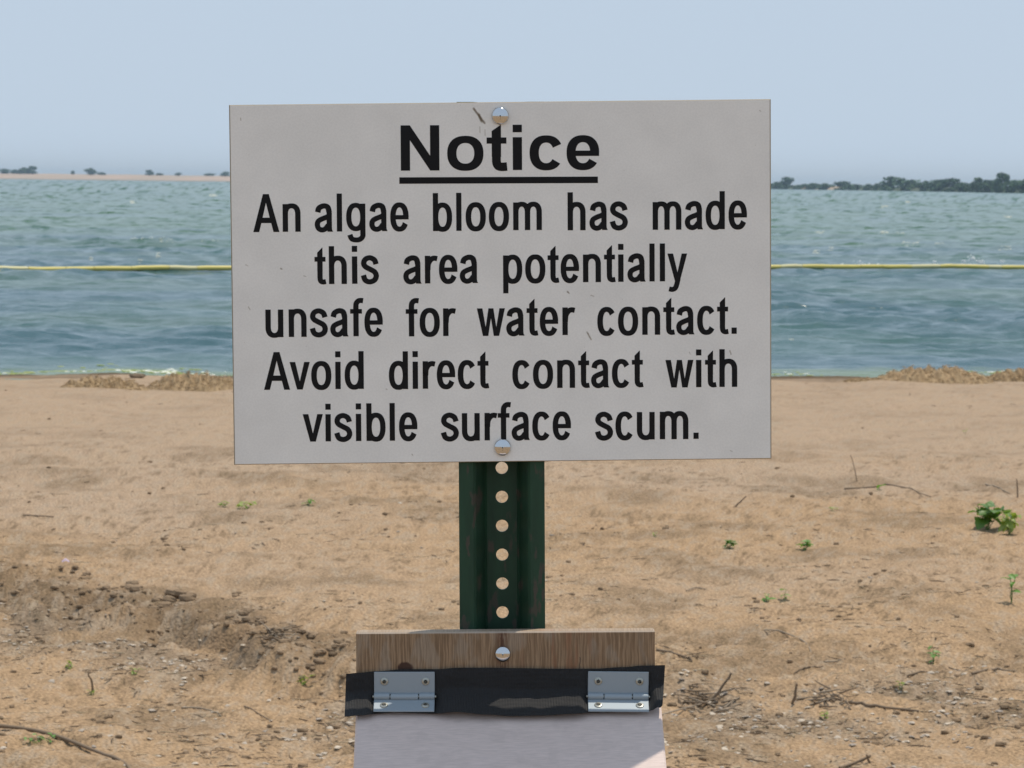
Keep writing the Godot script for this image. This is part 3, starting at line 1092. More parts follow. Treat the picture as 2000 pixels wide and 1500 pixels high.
# ---------------------------------------------------------------- far away
func far_z(px: float) -> float:
	return -lerpf(2600.0, 1700.0, clampf((px - 1510.0) / 490.0, -0.6, 2.0))

func far_shores() -> void:
	# the land across the lake: a bare tan bank on the left, a low wooded shore on the right
	var bank := mat("far_bank", Color.WHITE, 0.95)
	bank.vertex_color_use_as_albedo = true
	var rows := []
	var cols := []
	for r in 12:
		var back: float = [-12.0, 0.0, 14.0, 34.0, 60.0, 90.0, 130.0, 200.0, 320.0, 600.0, 1200.0, 2600.0][r]
		var row := []
		var col := []
		for k in 161:
			var x := -3320.0 + k * 21.3
			var h: float = [-2.4, -0.35, 0.5, 1.6, 2.9, 4.3, 5.6, 6.4, 7.0, 7.3, 7.3, 7.3][r]
			if r > 1: h += 0.8 * nz(40, x * 0.008, back * 0.02) * h / 7.0 - 0.0011 * (x + 600.0) * h / 7.3
			row.append(Vector3(x, h, -3600.0 - back + 10.0 * nz(41, x * 0.01, 0.0)))
			var c := Color(0.43, 0.30, 0.215).lerp(Color(0.34, 0.27, 0.19), clampf(0.5 + 1.2 * nz(42, x * 0.01, back * 0.03), 0.0, 1.0))
			if r < 3: c = Color(0.27, 0.215, 0.15)
			col.append(c)
		rows.append(row)
		cols.append(col)
	var s := Shape.new()
	s.sheet(rows, Vector3.UP, cols)
	tag(put("far_bank", s.mesh(), bank), "pale tan bare bank across the lake left of the sign", "shore", "", "structure")
	rows = []
	cols = []
	for r in 9:
		var back: float = [-10.0, 0.0, 6.0, 16.0, 40.0, 90.0, 250.0, 700.0, 2200.0][r]
		var row := []
		var col := []
		for k in 121:
			var px := 1420.0 + k * 14.0
			var z := far_z(px)
			var p := Vector3((px - 1000.0) / FOCAL * -z, 0, z)
			p.z -= back
			p.x += back * 0.12
			p.y = [-1.2, -0.35, 0.8, 1.7, 2.4, 2.7, 2.8, 2.9, 2.9][r] + (0.3 * nz(43, px * 0.03, back * 0.02) if r > 1 else 0.0)
			row.append(p)
			var sandy := smoothstep(1545.0, 1560.0, px) * (1.0 - smoothstep(1625.0, 1640.0, px))
			col.append(Color(0.07, 0.085, 0.04).lerp(Color(0.36, 0.28, 0.19), sandy if r < 5 else 0.0))
		rows.append(row)
		cols.append(col)
	s = Shape.new()
	s.sheet(rows, Vector3.UP, cols)
	tag(put("far_shore", s.mesh(), bank), "low dark wooded shore across the lake right of the sign", "shore", "", "structure")


func trees() -> void:
	var leaf := mat("far_foliage", lin(0.050, 0.102, 0.044), 0.9)
	leaf.vertex_color_use_as_albedo = true
	var bark := mat("far_bark", lin(0.10, 0.08, 0.06), 0.95)
	var crowns := [crown_mesh(1, 1.0), crown_mesh(2, 0.9), crown_mesh(3, 1.1), crown_mesh(4, 0.8)]
	var tr := Shape.new()
	tr.tube(PackedVector3Array([Vector3(0, -0.15, 0), Vector3(0.01, 0.25, 0), Vector3(0, 0.6, 0.01)]), PackedFloat32Array([0.045, 0.032, 0.012]), 7)
	var trunk := tr.mesh()
	# [pixel of its middle, pixel width, top, foot, how it looks]
	var right := [
		[1517, 30, 354, 369, "small dark tree at the left end of the wooded far shore, touching the sign edge"],
		[1536, 26, 348, 369, "round dark tree standing alone beside the sign on the far shore"],
		[1562, 32, 359, 368, "low bush right of the lone round tree on the far shore"],
		[1588, 34, 358, 368, "low bush in the middle of the gap above the pale strip of far shore"],
		[1612, 32, 357, 368.5, "low bush at the right end of the pale strip of far shore"],
		[1648, 34, 356, 372, "small tree where the wood begins right of the pale strip"],
		[1672, 38, 357, 373, "second small tree where the wood begins right of the pale strip"],
		[1696, 28, 360, 373, "low tree left of the short pointed tree on the far shore"],
		[1711, 16, 357, 373, "short pointed tree just left of the two big round trees"],
		[1741, 46, 348, 375, "left one of the two big round trees in the far wood"],
		[1774, 48, 347, 375, "right one of the two big round trees in the far wood"],
		[1808, 26, 354, 375, "low tree in the dip right of the two big round trees"],
		[1832, 40, 349, 376, "broad tree right of the dip in the far wood"],
		[1860, 42, 351, 376, "rounded tree in the evenly high middle stretch of the far wood"],
		[1884, 36, 353, 376, "lower rounded tree left of the rising right end of the far wood"],
		[1910, 40, 348, 377, "tree where the far wood rises towards its right end"],
		[1934, 34, 350, 377, "tree just left of the tall pointed tree in the far wood"],
		[1955, 28, 341, 377, "tall pointed tree standing above the rest of the far wood"],
		[1978, 38, 347, 377, "tree just right of the tall pointed tree in the far wood"],
		[2003, 40, 351, 378, "tree cut by the right edge of the picture in the far wood"],
		[2036, 44, 350, 378, ""], [2070, 44, 346, 379, ""],
	]
	var n := 0
	for t in right:
		n += 1
		if t[4] == "": continue
		var z := far_z(t[0]) - 14.0
		tree_at(t, z, crowns[n % 4], trunk, leaf, bark, "trees along the wooded far shore", n)
	var left := [
		[10, 26, 328, 338.5, "leftmost bush on the bare far bank at the edge of the picture"],
		[28, 20, 331, 338.5, "low bush second from the left on the bare far bank"],
		[46, 24, 326, 338.5, "bush in the middle of the leftmost clump on the bare far bank"],
		[62, 22, 325.5, 338.5, "right hand end bush of the leftmost clump on the bare far bank"],
		[142, 10, 332, 339.5, "tiny bush just left of the round bush on the bare far bank"],
		[178, 26, 328.5, 340, "round bush standing alone on the bare far bank"],
		[199, 18, 336, 340.5, "very low bush right of the round bush on the bare far bank"],
		[292, 18, 332.5, 341, "small pointed bush halfway between the round bush and the sign on the far bank"],
		[312, 20, 337.5, 341.5, "very low bush beside the small pointed bush on the far bank"],
		[348, 16, 337, 342, "low bush left of the last ones before the sign on the far bank"],
		[408, 22, 338, 342.5, "low wide bush near the sign on the far bank"],
		[440, 20, 336, 343, "bush touching the left edge of the sign on the far bank"],
	]
	for t in left:
		n += 1
		tree_at(t, -3780.0, crowns[n % 4], trunk, leaf, bark, "bushes on the bare far bank", n)


func tree_at(t: Array, z: float, crown: Mesh, trunk: Mesh, leaf: Material, bark: Material, group: String, n: int) -> void:
	var foot := on_z(t[0], t[3] + (2.5 if n < 23 else 0.5), z)
	var top := on_z(t[0], t[2], z)
	var high := (top.y - foot.y) * 1.06
	var wide: float = t[1] / FOCAL * -z * (1.4 if n < 23 else 1.12)
	var o := thing("tree" if t[3] - t[2] > 14 else "bush", Transform3D(Basis(), foot))
	tag(o, t[4], "tree" if t[3] - t[2] > 14 else "bush", group)
	var b := Basis(Vector3.UP, n * 2.4).scaled(Vector3.ONE)
	put("trunk", trunk, bark, o, Transform3D(b.scaled(Vector3(wide, high, wide)), Vector3.ZERO))
	put("crown", crown, leaf, o, Transform3D(Basis.from_scale(Vector3(wide, high, wide)) * b, Vector3.ZERO))


func float_line() -> void:
	var o := thing("float_line")
	tag(o, "yellow float line stretched across the water on both sides of the sign", "float line")
	var yellow := mat("float_yellow", lin(0.60, 0.50, 0.13), 0.5)
	var white := mat("float_pale", lin(0.60, 0.54, 0.27), 0.5)
	var rope := mat("rope", lin(0.35, 0.33, 0.24), 0.8)
	var marks := [[-1100, 537.0], [-260, 535.7], [0, 533.4], [440, 530.7], [980, 529.2], [1510, 528.2], [1850, 526.7], [2000, 527.7], [2300, 527.2], [3100, 524.0]]
	var line := []
	for k in marks.size() - 1:
		for j in 24:
			var f := j / 24.0
			line.append(on_lake(lerpf(marks[k][0], marks[k + 1][0], f), lerpf(marks[k][1], marks[k + 1][1], smoothstep(0, 1, f))))
	var pts := PackedVector3Array()
	for p in line: pts.append(Vector3(p.x, LAKE + wave(p.x, p.z) * 0.2 + 0.055, p.z))
	var s := Shape.new()
	s.tube(pts, taper(pts.size(), 0.014, 0.014), 6)
	put("rope", s.mesh(), rope, o)
	# floats threaded on the rope, end to end with short gaps
	var k := 0
	var n := 0
	while k < pts.size() - 4:
		var count := 4 if n % 3 else 3
		var l := PackedVector3Array()
		var r := PackedFloat32Array()
		for j in count + 1:
			l.append(pts[mini(k + j, pts.size() - 1)] + Vector3(0, 0.018, 0))
			r.append(0.048 if j > 0 and j < count else 0.045)
		l[-1] = l[-2].lerp(l[-1], 0.94)
		var sh := Shape.new()
		sh.tube(l, r, 12)
		put("float", sh.mesh(), white if n % 5 == 3 else yellow, o)
		k += count
		n += 1


func mounds() -> void:
	# heaps of dried weed along the water's edge: a lumpy core under loose strands
	var brown := mat("weed_core", Color.WHITE, 0.95)
	brown.vertex_color_use_as_albedo = true
	var strand := Shape.new()
	strand.tube(PackedVector3Array([Vector3(-0.5, 0, 0), Vector3(-0.15, 0.12, 0.03), Vector3(0.2, 0.1, -0.03), Vector3(0.5, 0, 0.02)]), PackedFloat32Array([0.03, 0.05, 0.05, 0.02]), 4)
	var sm := strand.mesh()
	var list := [
		[1738, 1908, 745, 33, "larger heap of brown dried weed at the water's edge right of the sign", 1],
		[1926, 2060, 743, 28, "heap of brown dried weed cut by the right picture edge at the waterline", 2],
		[138, 262, 759, 27, "smaller low heap of brown dried weed at the waterline left of the sign", 3],
		[290, 480, 758, 33, "long heap of brown dried weed reaching behind the sign's left edge", 4],
		[1660, 1745, 744, 9, "flat scrap of dried weed just left of the larger heap at the waterline", 5],
	]
	for m in list:
		var a := on_ground(m[0], m[2])
		var b := on_ground(m[1], m[2])
		var mid := (a + b) / 2.0
		var wide := a.distance_to(b)
		var high: float = m[3] / FOCAL * -mid.z
		var deep := wide * 0.34
		var o := thing("weed_heap", Transform3D(Basis(), mid))
		tag(o, m[4], "weed heap", "heaps of dried weed along the waterline")
		var height := func(u: float, w: float) -> float:
			var edge := 1.0 - pow(absf(u), 2.2) - w * w
			return high * pow(maxf(edge, 0.0), 0.55) * (0.72 + 0.5 * nz(44, u * 2.6 + m[5] * 7.0, w * 1.5) + 0.22 * nz(45, u * 8.0, w * 5.0 + m[5])) - 0.015
		var rows := []
		var cols := []
		for r in 17:
			var row := []
			var col := []
			for k in 57:
				var u := k / 28.0 - 1.0
				var w := r / 8.0 - 1.0
				row.append(Vector3(u * wide / 2.0, height.call(u, w), w * deep))
				var g := nz(46, u * 9.0, w * 5.0 + m[5])
				col.append(Color(0.38, 0.27, 0.15).lerp(Color(0.22, 0.15, 0.08), clampf(0.5 + g, 0.0, 1.0)))
			rows.append(row)
			cols.append(col)
		var s := Shape.new()
		s.sheet(rows, Vector3.UP, cols)
		put("core", s.mesh(), brown, o)
		var where := []
		var tints := []
		for k in int(2200 * wide):
			var u := rng.randf_range(-1, 1)
			var w := rng.randf_range(-1, 1)
			if absf(u) ** 2.2 + w * w > 1.0: continue
			var y: float = height.call(u, w)
			var bs := Basis.from_euler(Vector3(rng.randf_range(-0.4, 0.4), rng.randf() * TAU, rng.randf_range(-0.4, 0.4))).scaled(Vector3.ONE * rng.randf_range(0.014, 0.045))
			where.append(Transform3D(bs, Vector3(u * wide / 2.0, y, w * deep)))
			tints.append(Color(0.41, 0.29, 0.16).lerp(Color(0.25, 0.17, 0.09), rng.randf()))
		litter("strands", sm, M.litter, where, tints, o)

	# foam and scum where the ripples meet the sand
	var blob := Shape.new()
	blob.lathe(Transform3D(), PackedVector2Array([Vector2(1, -0.2), Vector2(0.9, 0.25), Vector2(0.5, 0.55), Vector2(0, 0.65)]), 8)
	var bm := blob.mesh()
	var w1 := []
	var t1 := []
	var w2 := []
	var t2 := []
	for k in 4000:
		var x := rng.randf_range(-10.8, 10.8)
		var e := nz(47, x * 0.9, 0.0)
		var d := shore_line(x) + 0.05 + 0.35 * e + absf(rng.randfn()) * (0.28 + 0.3 * smoothstep(-3.2, -4.0, x))
		var sz := rng.randf_range(0.008, 0.03)
		var strong := smoothstep(-0.1, 0.55, nz(48, x * 0.7, d * 0.8) + 0.25 * smoothstep(-1.0, -2.0, x))
		if rng.randf() > strong: continue
		sz *= 0.7
		var tr := Transform3D(Basis.from_scale(Vector3(sz * rng.randf_range(1, 2.6), sz * 0.45, sz)), Vector3(x, LAKE + wave(x, -d) + 0.002, -d))
		if rng.randf() < 0.45 - 0.35 * smoothstep(-3.4, -4.2, x) - 0.15 * smoothstep(0.0, 2.0, x):
			w1.append(tr); t1.append(Color(0.72, 0.74, 0.66))
		else:
			w2.append(tr); t2.append(Color(0.20, 0.27, 0.06).lerp(Color(0.33, 0.36, 0.16), rng.randf()))
	tag(litter("foam", bm, M.litter, w1, t1), "white flecks of foam lapping at the edge of the sand", "foam", "", "stuff")
	tag(litter("algae_scum", bm, M.litter, w2, t2), "bright green algae scum floating along the edge of the sand", "algae", "", "stuff")
	# little whitecaps, and spray where ripples break on the float line
	var w3 := []
	var t3 := []
	var caps := [[255, 300, 472, 5], [312, 338, 472, 4], [385, 432, 475, 5], [1758, 1796, 477, 8], [1826, 1845, 478, 4], [1594, 1612, 455, 4], [1720, 1735, 456, 4], [1750, 1765, 457, 3], [1588, 1600, 493, 5], [1618, 1628, 488, 3], [305, 312, 502, 4], [175, 182, 509, 3], [270, 277, 513, 3], [1950, 1975, 486, 4], [1540, 1550, 668, 4], [410, 424, 382, 4], [255, 262, 395, 3], [1720, 1735, 404, 4], [1960, 1975, 424, 5], [1770, 1775, 395, 3]]
	for c in caps:
		for k in 46:
			var p := on_lake(rng.randf_range(c[0], c[1]), c[2] + rng.randf_range(-0.5, 0.5) * c[3])
			var sz := 0.9 / FOCAL * -p.z * rng.randf_range(0.5, 1.5)
			w3.append(Transform3D(Basis.from_scale(Vector3(sz * 2.2, sz * 0.8, sz)), Vector3(p.x, LAKE + wave(p.x, p.z) + 0.01, p.z)))
			t3.append(Color(0.62, 0.64, 0.55) * rng.randf_range(0.7, 1.0))
	tag(litter("whitecaps", bm, M.litter, w3, t3), "small broken white wave crests scattered over the lake", "whitecaps", "", "stuff")
	w3 = []
	t3 = []
	for c in [[1678, 515, 6], [1690, 518, 3], [1698, 518, 3], [1645, 518, 2], [1825, 512, 2], [1882, 512, 4], [1896, 510, 8], [1900, 504, 4], [1911, 512, 4], [1919, 512, 3], [1957, 511, 3], [1715, 518, 2]]:
		for k in 26:
			var base := on_lake(c[0], 521.0)
			var p := on_z(c[0] + rng.randfn() * c[2] * 0.6, c[1] + rng.randfn() * c[2] * 0.55, base.z - 0.15)
			var sz := 1.2 / FOCAL * -p.z * rng.randf_range(0.5, 1.5)
			w3.append(Transform3D(Basis.from_scale(Vector3.ONE * sz), p))
			t3.append(Color(0.85, 0.86, 0.84))
	tag(litter("spray", bm, M.litter, w3, t3), "white splashes where ripples break on the float line right of the sign", "spray", "", "stuff")


func sticks() -> void:
	# lying on the sand: pixels of its bends, thickness at both ends, label
	var lying := [
		[[[-60, 1419], [0, 1420], [60, 1425], [130, 1446], [190, 1474], [262, 1512]], 0.0060, 0.0042, "long thin curved cane lying in the lower left corner of the sand", 0],
		[[[1650, 956], [1680, 955], [1706, 953]], 0.0075, 0.005, "short dark stick lying left of the tiny sprout in the far sand", 0],
		[[[1728, 944], [1765, 953], [1792, 962], [1818, 972]], 0.006, 0.004, "long thin twig sloping down to the right of the tiny far sprout", 0],
		[[[1492, 1232], [1520, 1233], [1548, 1245], [1585, 1272]], 0.0045, 0.003, "thin bent twig below the pair of seedlings", 1],
		[[[1282, 1272], [1318, 1276], [1352, 1288]], 0.0065, 0.0045, "dark stick lying beside the right edge of the wooden box", 0],
		[[[1552, 1311], [1580, 1308], [1606, 1305]], 0.006, 0.004, "short twig lying above the pale shells right of the box", 0],
		[[[1772, 1311], [1798, 1314], [1818, 1316]], 0.005, 0.004, "short straight twig under the spindly seedling", 0],
		[[[1898, 1316], [1940, 1312], [1985, 1307]], 0.006, 0.004, "straight dark twig near the right picture edge in the drift line", 0],
		[[[1662, 1378], [1700, 1385], [1745, 1386], [1795, 1387]], 0.0075, 0.005, "dark stick lying across the drift line right of the box", 0],
		[[[1610, 1296], [1632, 1290], [1650, 1287]], 0.005, 0.003, "short grey twig in the sand halfway to the spindly seedling", 1],
		[[[1290, 1398], [1335, 1390], [1385, 1382]], 0.0045, 0.003, "grey twig lying towards the twig clump beside the flap", 1],
		[[[1640, 1502], [1670, 1492], [1700, 1482]], 0.006, 0.004, "dark twig at the bottom edge of the picture right of the box", 0],
		[[[1925, 947], [1950, 955], [1972, 965]], 0.006, 0.0045, "short stick lying behind the leafy green plant", 1],
		[[[45, 1008], [75, 1010], [105, 1013]], 0.006, 0.004, "short brown twig lying in the sand far left of the post", 0],
		[[[355, 1385], [395, 1383], [432, 1398]], 0.004, 0.003, "thin crooked twig lying left of the box in the near sand", 1],
		[[[478, 1382], [505, 1396], [530, 1410]], 0.004, 0.003, "thin twig sloping down to the right in the near sand left of the box", 0],
		[[[1340, 1155], [1360, 1148], [1378, 1152]], 0.004, 0.003, "small twig in the sand right of the post", 1],
	]
	for l in lying:
		if l[1] > 0.0061 or not l[3].contains("cane"):
			l[1] *= 0.66; l[2] *= 0.66
		var o := Shape.new()
		var c := Curve3D.new()
		for k in l[0].size():
			c.add_point(on_ground(l[0][k][0], l[0][k][1]) + Vector3(0, l[1] * 0.8, 0))
		for k in range(1, l[0].size() - 1):
			var d := (c.get_point_position(k + 1) - c.get_point_position(k - 1)) / 6.0
			c.set_point_in(k, -d); c.set_point_out(k, d)
		var pts := PackedVector3Array()
		for k in 15:
			var p := c.sample_baked(c.get_baked_length() * k / 14.0)
			pts.append(Vector3(p.x, maxf(p.y, ground(p.x, p.z) + l[1] * 0.6), p.z) + Vector3(rng.randf_range(-1, 1), rng.randf_range(0, 1), rng.randf_range(-1, 1)) * l[1] * 0.3)
		for pass_ in 4:
			for k in range(1, 14): pts[k] = pts[k] * 0.4 + (pts[k - 1] + pts[k + 1]) * 0.3
		for k in 15: pts[k].y = maxf(pts[k].y, ground(pts[k].x, pts[k].z) + l[1] * 0.5)
		o.tube(pts, taper(15, l[1], l[2]), 7)
		tag(put("stick", o.mesh(), M.grey_wood if l[4] else M.dead_wood), l[3], "stick", "sticks on the sand")
	# standing in the sand: foot, tip, thickness
	var standing := [
		[[180, 1341], [172, 1315], 0.0042, "short dark stub sticking up from the sand near the left picture edge"],
		[[1385, 1372], [1428, 1314], 0.0055, "dark stick leaning out of the twig clump beside the flap"],
		[[1547, 1372], [1556, 1335], 0.0052, "short curved dark stub standing between twig clump and shells"],
		[[1672, 936], [1661, 889], 0.0028, "thin dry stalk standing in the far sand below the sign's right corner"],
		[[1986, 974], [1985, 935], 0.0042, "thin dark stalk standing behind the leafy green plant"],
		[[1432, 992], [1457, 969], 0.0048, "short leaning twig in the far sand below the sign's right half"],
		[[1950, 845], [1947, 840], 0.003, ""],
		[[1697, 1490], [1692, 1474], 0.004, "little stub at the tip of the twig along the bottom edge"],
		[[1650, 905], [1645, 880], 0.002, ""],
	]
	for l in standing:
		if l[3] == "": continue
		var a := on_ground(l[0][0], l[0][1])
		var b := on_z(l[1][0], l[1][1], a.z + 0.01)
		var s := Shape.new()
		s.tube(crooked(a - (b - a) * 0.12, b, Vector3((b.y - a.y) * 0.06, 0, 0), 0.0022, 7), taper(8, l[2], l[2] * 0.6), 7)
		tag(put("stub", s.mesh(), M.dead_wood), l[3], "stick", "sticks standing in the sand")
	# a clump of dark twigs beside the flap and another right of it
	for cl in [[1392, 1372, 26, "tangled clump of dark twigs in the sand beside the flap"], [1625, 1362, 20, "tangled clump of dark twigs beside the pale shells in the drift line"], [545, 1288, 22, "tangled clump of grey twigs in the drift line left of the box"]]:
		var at := on_ground(cl[0], cl[1])
		var o := thing("twig_clump", Transform3D(Basis(), at))
		tag(o, cl[3], "twigs")
		for k in cl[2]:
			var p := Vector3(rng.randfn() * 0.035, 0, rng.randfn() * 0.05)
			var a := rng.randf() * TAU
			var d := Vector3(cos(a), rng.randf_range(-0.05, 0.4), sin(a)) * rng.randf_range(0.03, 0.075)
			p.y = ground(at.x + p.x, at.z + p.z) - at.y + 0.006 + maxf(0.0, -d.y)
			var s := Shape.new()
			s.tube(crooked(p - d * 0.5, p + d, Vector3.ZERO, 0.002, 5), taper(6, 0.0036, 0.0018), 5)
			put("twig", s.mesh(), M.grey_wood if k % 3 == 0 else M.dead_wood, o)


func plants() -> void:
	plant(on_ground(1928, 1038), 0.115, 0.070, 6, 4, 0.062, 0, M.leaf_dark, "leafy dark green plant with broad lobed leaves in the sand at right", "broad_leaved_plant")
	plant(on_ground(1972, 1044), 0.095, 0.055, 5, 4, 0.044, 2, M.leaf_light, "yellowish green plant growing against the broad leaved plant at the right edge", "young_plant")
	plant(on_ground(1425, 1071), 0.030, 0.020, 4, 4, 0.036, 1, M.leaf_dark, "dark green rosette in the sand, left one of two below the sign's corner", "rosette")
	plant(on_ground(1574, 1074), 0.034, 0.022, 4, 4, 0.036, 1, M.leaf_fresh, "bright green rosette in the sand, right one of two below the sign's corner", "rosette")
	plant(on_ground(1497, 1176), 0.034, 0.010, 2, 3, 0.036, 1, M.leaf_fresh, "low two-leaved seedling, left one of the pair in the right-hand sand")
	plant(on_ground(1531, 1166), 0.040, 0.008, 1, 4, 0.034, 1, M.leaf_fresh, "upright seedling on a thin stalk, right one of the pair in the sand")
	plant(on_ground(1718, 957), 0.030, 0.006, 1, 4, 0.034, 1, M.leaf_fresh, "tiny bright sprout between two twigs in the far sand")
	plant(on_ground(1975, 1178), 0.105, 0.018, 2, 3, 0.042, 1, M.leaf_fresh, "tall thin seedling below the leafy plants at the right edge")
	plant(on_ground(1823, 1300), 0.062, 0.022, 3, 3, 0.034, 1, M.leaf_fresh, "spindly seedling in the drift line right of the box")
	plant(on_ground(1626, 998), 0.020, 0.018, 3, 2, 0.018, 1, M.leaf_light, "faint pale weed in the far sand between sign and leafy plant")
	plant(on_ground(1280, 1048), 0.020, 0.008, 2, 2, 0.018, 1, M.leaf_light, "tiny pale sprout in the sand just right of the post")
	plant(on_ground(603, 984), 0.034, 0.014, 2, 3, 0.036, 1, M.leaf_fresh, "small green sprout in the sand left of the post")
	plant(on_ground(482, 992), 0.026, 0.060, 6, 3, 0.030, 1, M.leaf_light, "straggling pale green weed in the sand under the sign's left corner", "creeping_weed")
	plant(on_ground(437, 990), 0.022, 0.030, 3, 3, 0.028, 1, M.leaf_light, "low pale weed left of the straggling weed under the sign's left corner", "creeping_weed")
	plant(on_ground(137, 1306), 0.022, 0.014, 3, 3, 0.018, 1, M.leaf_light, "small green tuft in the near sand at far left")
	plant(on_ground(262, 1315), 0.018, 0.018, 3, 3, 0.016, 1, M.leaf_light, "small green tuft just right of the one at far left")
	plant(on_ground(180, 1356), 0.016, 0.012, 3, 2, 0.014, 1, M.leaf_light, "tiny green tuft at the foot of the short dark stub")
	plant(on_ground(593, 1330), 0.026, 0.028, 4, 3, 0.018, 1, M.leaf_light, "pale green weed in the drift line just left of the box")
	plant(on_ground(1757, 1345), 0.018, 0.016, 3, 2, 0.018, 1, M.leaf_light, "tiny green weed among the shells below the spindly seedling")
	plant(on_ground(1612, 1402), 0.016, 0.016, 3, 2, 0.016, 1, M.leaf_light, "tiny green weed in the near sand under the twig clump right of the box")
	plant(on_ground(80, 1452), 0.022, 0.05, 6, 2, 0.020, 1, M.leaf_fresh, "spreading green weed under the long curved cane", "creeping_weed")
	plant(on_ground(1885, 848), 0.03, 0.02, 2, 2, 0.02, 1, M.leaf_light, "tiny weed high up in the far sand near the right edge")


func chip(key: int, flat: float) -> ArrayMesh:
	var r := RandomNumberGenerator.new()
	r.seed = key
	var s := Shape.new()
	var rows := []
	for k in 5:
		var a := PI * (k / 4.0 - 0.5)
		var row := []
		for j in 8:
			var b := TAU * j / 7.0
			var q := 1.0 + (0.0 if j == 7 else 0.35 * sin(j * 2.3 + key) * cos(k * 1.9 + key))
			if j == 7: q = 1.0 + 0.35 * sin(key) * cos(k * 1.9 + key)
			if j == 0: q = 1.0 + 0.35 * sin(key) * cos(k * 1.9 + key)
			row.append(Vector3(cos(a) * cos(b) * q, sin(a) * flat, cos(a) * sin(b) * q))
		rows.append(row)
	for k in 4:
		for j in 7:
			var mid: Vector3 = (rows[k][j] + rows[k + 1][j + 1]) / 2.0
			s.quad(rows[k][j], rows[k][j + 1], rows[k + 1][j + 1], rows[k + 1][j], mid)
	return s.mesh()

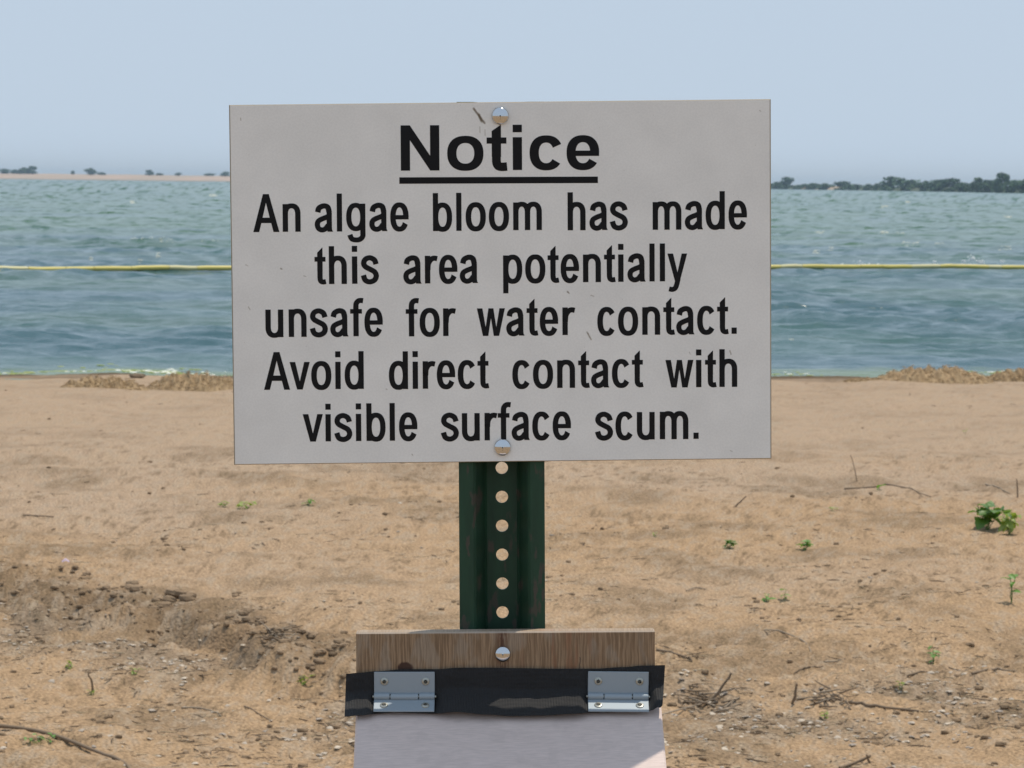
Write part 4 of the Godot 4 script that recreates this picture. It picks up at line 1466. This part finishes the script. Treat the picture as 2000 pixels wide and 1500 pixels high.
func ground_litter() -> void:
	var clod := chip(1, 0.75)
	var shell := chip(2, 0.3)
	var tw := Shape.new()
	tw.tube(PackedVector3Array([Vector3(-0.5, 0, 0), Vector3(-0.1, 0.03, 0.04), Vector3(0.25, 0.0, 0.02), Vector3(0.5, 0.02, -0.03)]), PackedFloat32Array([0.035, 0.04, 0.035, 0.02]), 5)
	var twig := tw.mesh()
	var sets := {"clod": [[], []], "shell": [[], []], "twig": [[], []], "straw": [[], []]}
	for k in 210000:
		var inv := rng.randf_range(1.0 / 27.0, 1.0 / 6.6)
		var d := 1.0 / inv
		var x := rng.randf_range(-0.336, 0.336) * d
		var z := -d
		var t := d - bank_line(x)
		var left := 1.0 - smoothstep(-0.7, 0.5, x)
		var belt := exp(-pow((t + 0.55) / 0.55, 2.0)) * smoothstep(-0.4, 0.4, nz(22, x * 1.3, z * 1.5))
		var bank := exp(-pow((t - 0.1) / 0.3, 2.0)) * left
		var far := 1.0 - 0.8 * smoothstep(12.0, 19.0, d)
		var patch := smoothstep(-0.3, 0.5, nz(49, x * 0.7, z * 0.7))
		var u := rng.randf()
		var kind := ""
		var r := rng.randf()
		if r < 0.35 and u < 0.08 * far * patch + 0.45 * bank + 0.2 * belt: kind = "clod"
		elif r < 0.6 and u < 0.02 * far * patch + 0.5 * belt + 0.03 * (1.0 - smoothstep(8.5, 9.6, d)): kind = "shell"
		elif r < 0.8 and u < 0.22 * far * patch + 0.8 * belt + 0.15 * bank: kind = "twig"
		elif r >= 0.8 and u < 0.26 * far * patch + 0.6 * belt: kind = "straw"
		if kind == "": continue
		var p := Vector3(x, ground(x, z), z)
		var b := Basis(Vector3.UP, rng.randf() * TAU)
		var c: Color
		match kind:
			"clod":
				var sz := 0.003 + 0.0085 * pow(rng.randf(), 2.6) * (1.0 + 0.5 * bank)
				b = b.scaled(Vector3(sz * rng.randf_range(0.8, 1.7), sz, sz))
				c = Color(0.29, 0.205, 0.128).lerp(Color(0.17, 0.12, 0.075), rng.randf())
				p.y += sz * 0.25
			"shell":
				var sz := 0.003 + 0.009 * pow(rng.randf(), 2.5)
				b = b * Basis(Vector3.RIGHT, rng.randf_range(-0.4, 0.4))
				b = b.scaled(Vector3.ONE * sz)
				c = Color(0.54, 0.46, 0.36).lerp(Color(0.30, 0.26, 0.22), rng.randf())
				p.y += sz * 0.2
			"twig":
				var sz := 0.012 + 0.05 * pow(rng.randf(), 4.0)
				b = b * Basis(Vector3.BACK, rng.randf_range(-0.12, 0.12))
				b = b.scaled(Vector3(sz, sz * 0.8, sz))
				c = Color(0.22, 0.16, 0.105).lerp(Color(0.12, 0.088, 0.06), rng.randf())
				p.y += sz * 0.025
			"straw":
				var sz := 0.025 + 0.06 * pow(rng.randf(), 2.0)
				b = b.scaled(Vector3(sz, sz * 0.4, sz * 0.4))
				c = Color(0.40, 0.33, 0.22).lerp(Color(0.24, 0.185, 0.12), rng.randf())
				p.y += sz * 0.012
		sets[kind][0].append(Transform3D(b, p))
		sets[kind][1].append(c)
	for q in [[313, 1178, 30], [352, 1166, 34], [480, 1196, 22], [502, 1216, 24], [455, 1216, 18], [540, 1284, 26], [360, 1288, 20], [75, 1253, 20], [612, 1246, 20], [588, 1238, 16], [660, 1268, 22], [470, 1160, 16], [262, 1146, 24], [215, 1160, 18], [120, 1112, 14], [165, 1127, 16], [520, 1250, 18], [563, 1222, 16], [440, 1232, 18], [625, 1290, 20]]:
		for j in 5:
			var p := on_ground(q[0] + rng.randfn() * q[2] * 0.35, q[1] + rng.randfn() * 3.0)
			var sz: float = q[2] / FOCAL * -p.z * rng.randf_range(0.2, 0.5)
			var b := (Basis(Vector3.UP, rng.randf() * TAU) * Basis(Vector3.RIGHT, rng.randf_range(-0.4, 0.4))).scaled(Vector3(sz * 1.2, sz * 0.9, sz))
			sets.clod[0].append(Transform3D(b, p + Vector3.UP * sz * 0.2))
			sets.clod[1].append(Color(0.29, 0.205, 0.13).lerp(Color(0.19, 0.135, 0.085), rng.randf()))
	var scrap := Shape.new()
	scrap.sheet([[Vector3(-0.014, 0.004, -0.008), Vector3(0, 0.012, -0.01), Vector3(0.014, 0.003, -0.006)], [Vector3(-0.016, 0.006, 0), Vector3(0, 0.018, 0.002), Vector3(0.015, 0.008, 0)], [Vector3(-0.012, 0.002, 0.009), Vector3(0.002, 0.008, 0.01), Vector3(0.016, 0.002, 0.008)]], Vector3.UP)
	tag(put("litter_scrap", scrap.mesh(), mat("pale_scrap", lin(0.42, 0.33, 0.40), 0.7), self, Transform3D(Basis(), on_ground(128, 1099))), "crumpled pale pinkish scrap of litter on the sand at left", "litter")
	tag(put("driftwood_chunk", clod, M.dead_wood, self, Transform3D(Basis.from_scale(Vector3(0.075, 0.035, 0.04)), on_ground(268, 738) + Vector3.UP * 0.015)), "dark chunk of driftwood lying at the waterline left of the sign", "driftwood")
	print("litter ", sets.clod[0].size(), " ", sets.shell[0].size(), " ", sets.twig[0].size(), " ", sets.straw[0].size())
	tag(litter("clods", clod, M.litter, sets.clod[0], sets.clod[1]), "small dark clods of earth strewn over the sand", "clods", "", "stuff")
	tag(litter("shell_grit", shell, M.litter, sets.shell[0], sets.shell[1]), "pale bits of shell and pebble in the drift line", "shells", "", "stuff")
	tag(litter("twig_litter", twig, M.litter, sets.twig[0], sets.twig[1]), "countless small dark twig pieces scattered over the sand", "twigs", "", "stuff")
	tag(litter("straw_litter", twig, M.litter, sets.straw[0], sets.straw[1]), "thin dry straw pieces scattered over the sand", "straw", "", "stuff")
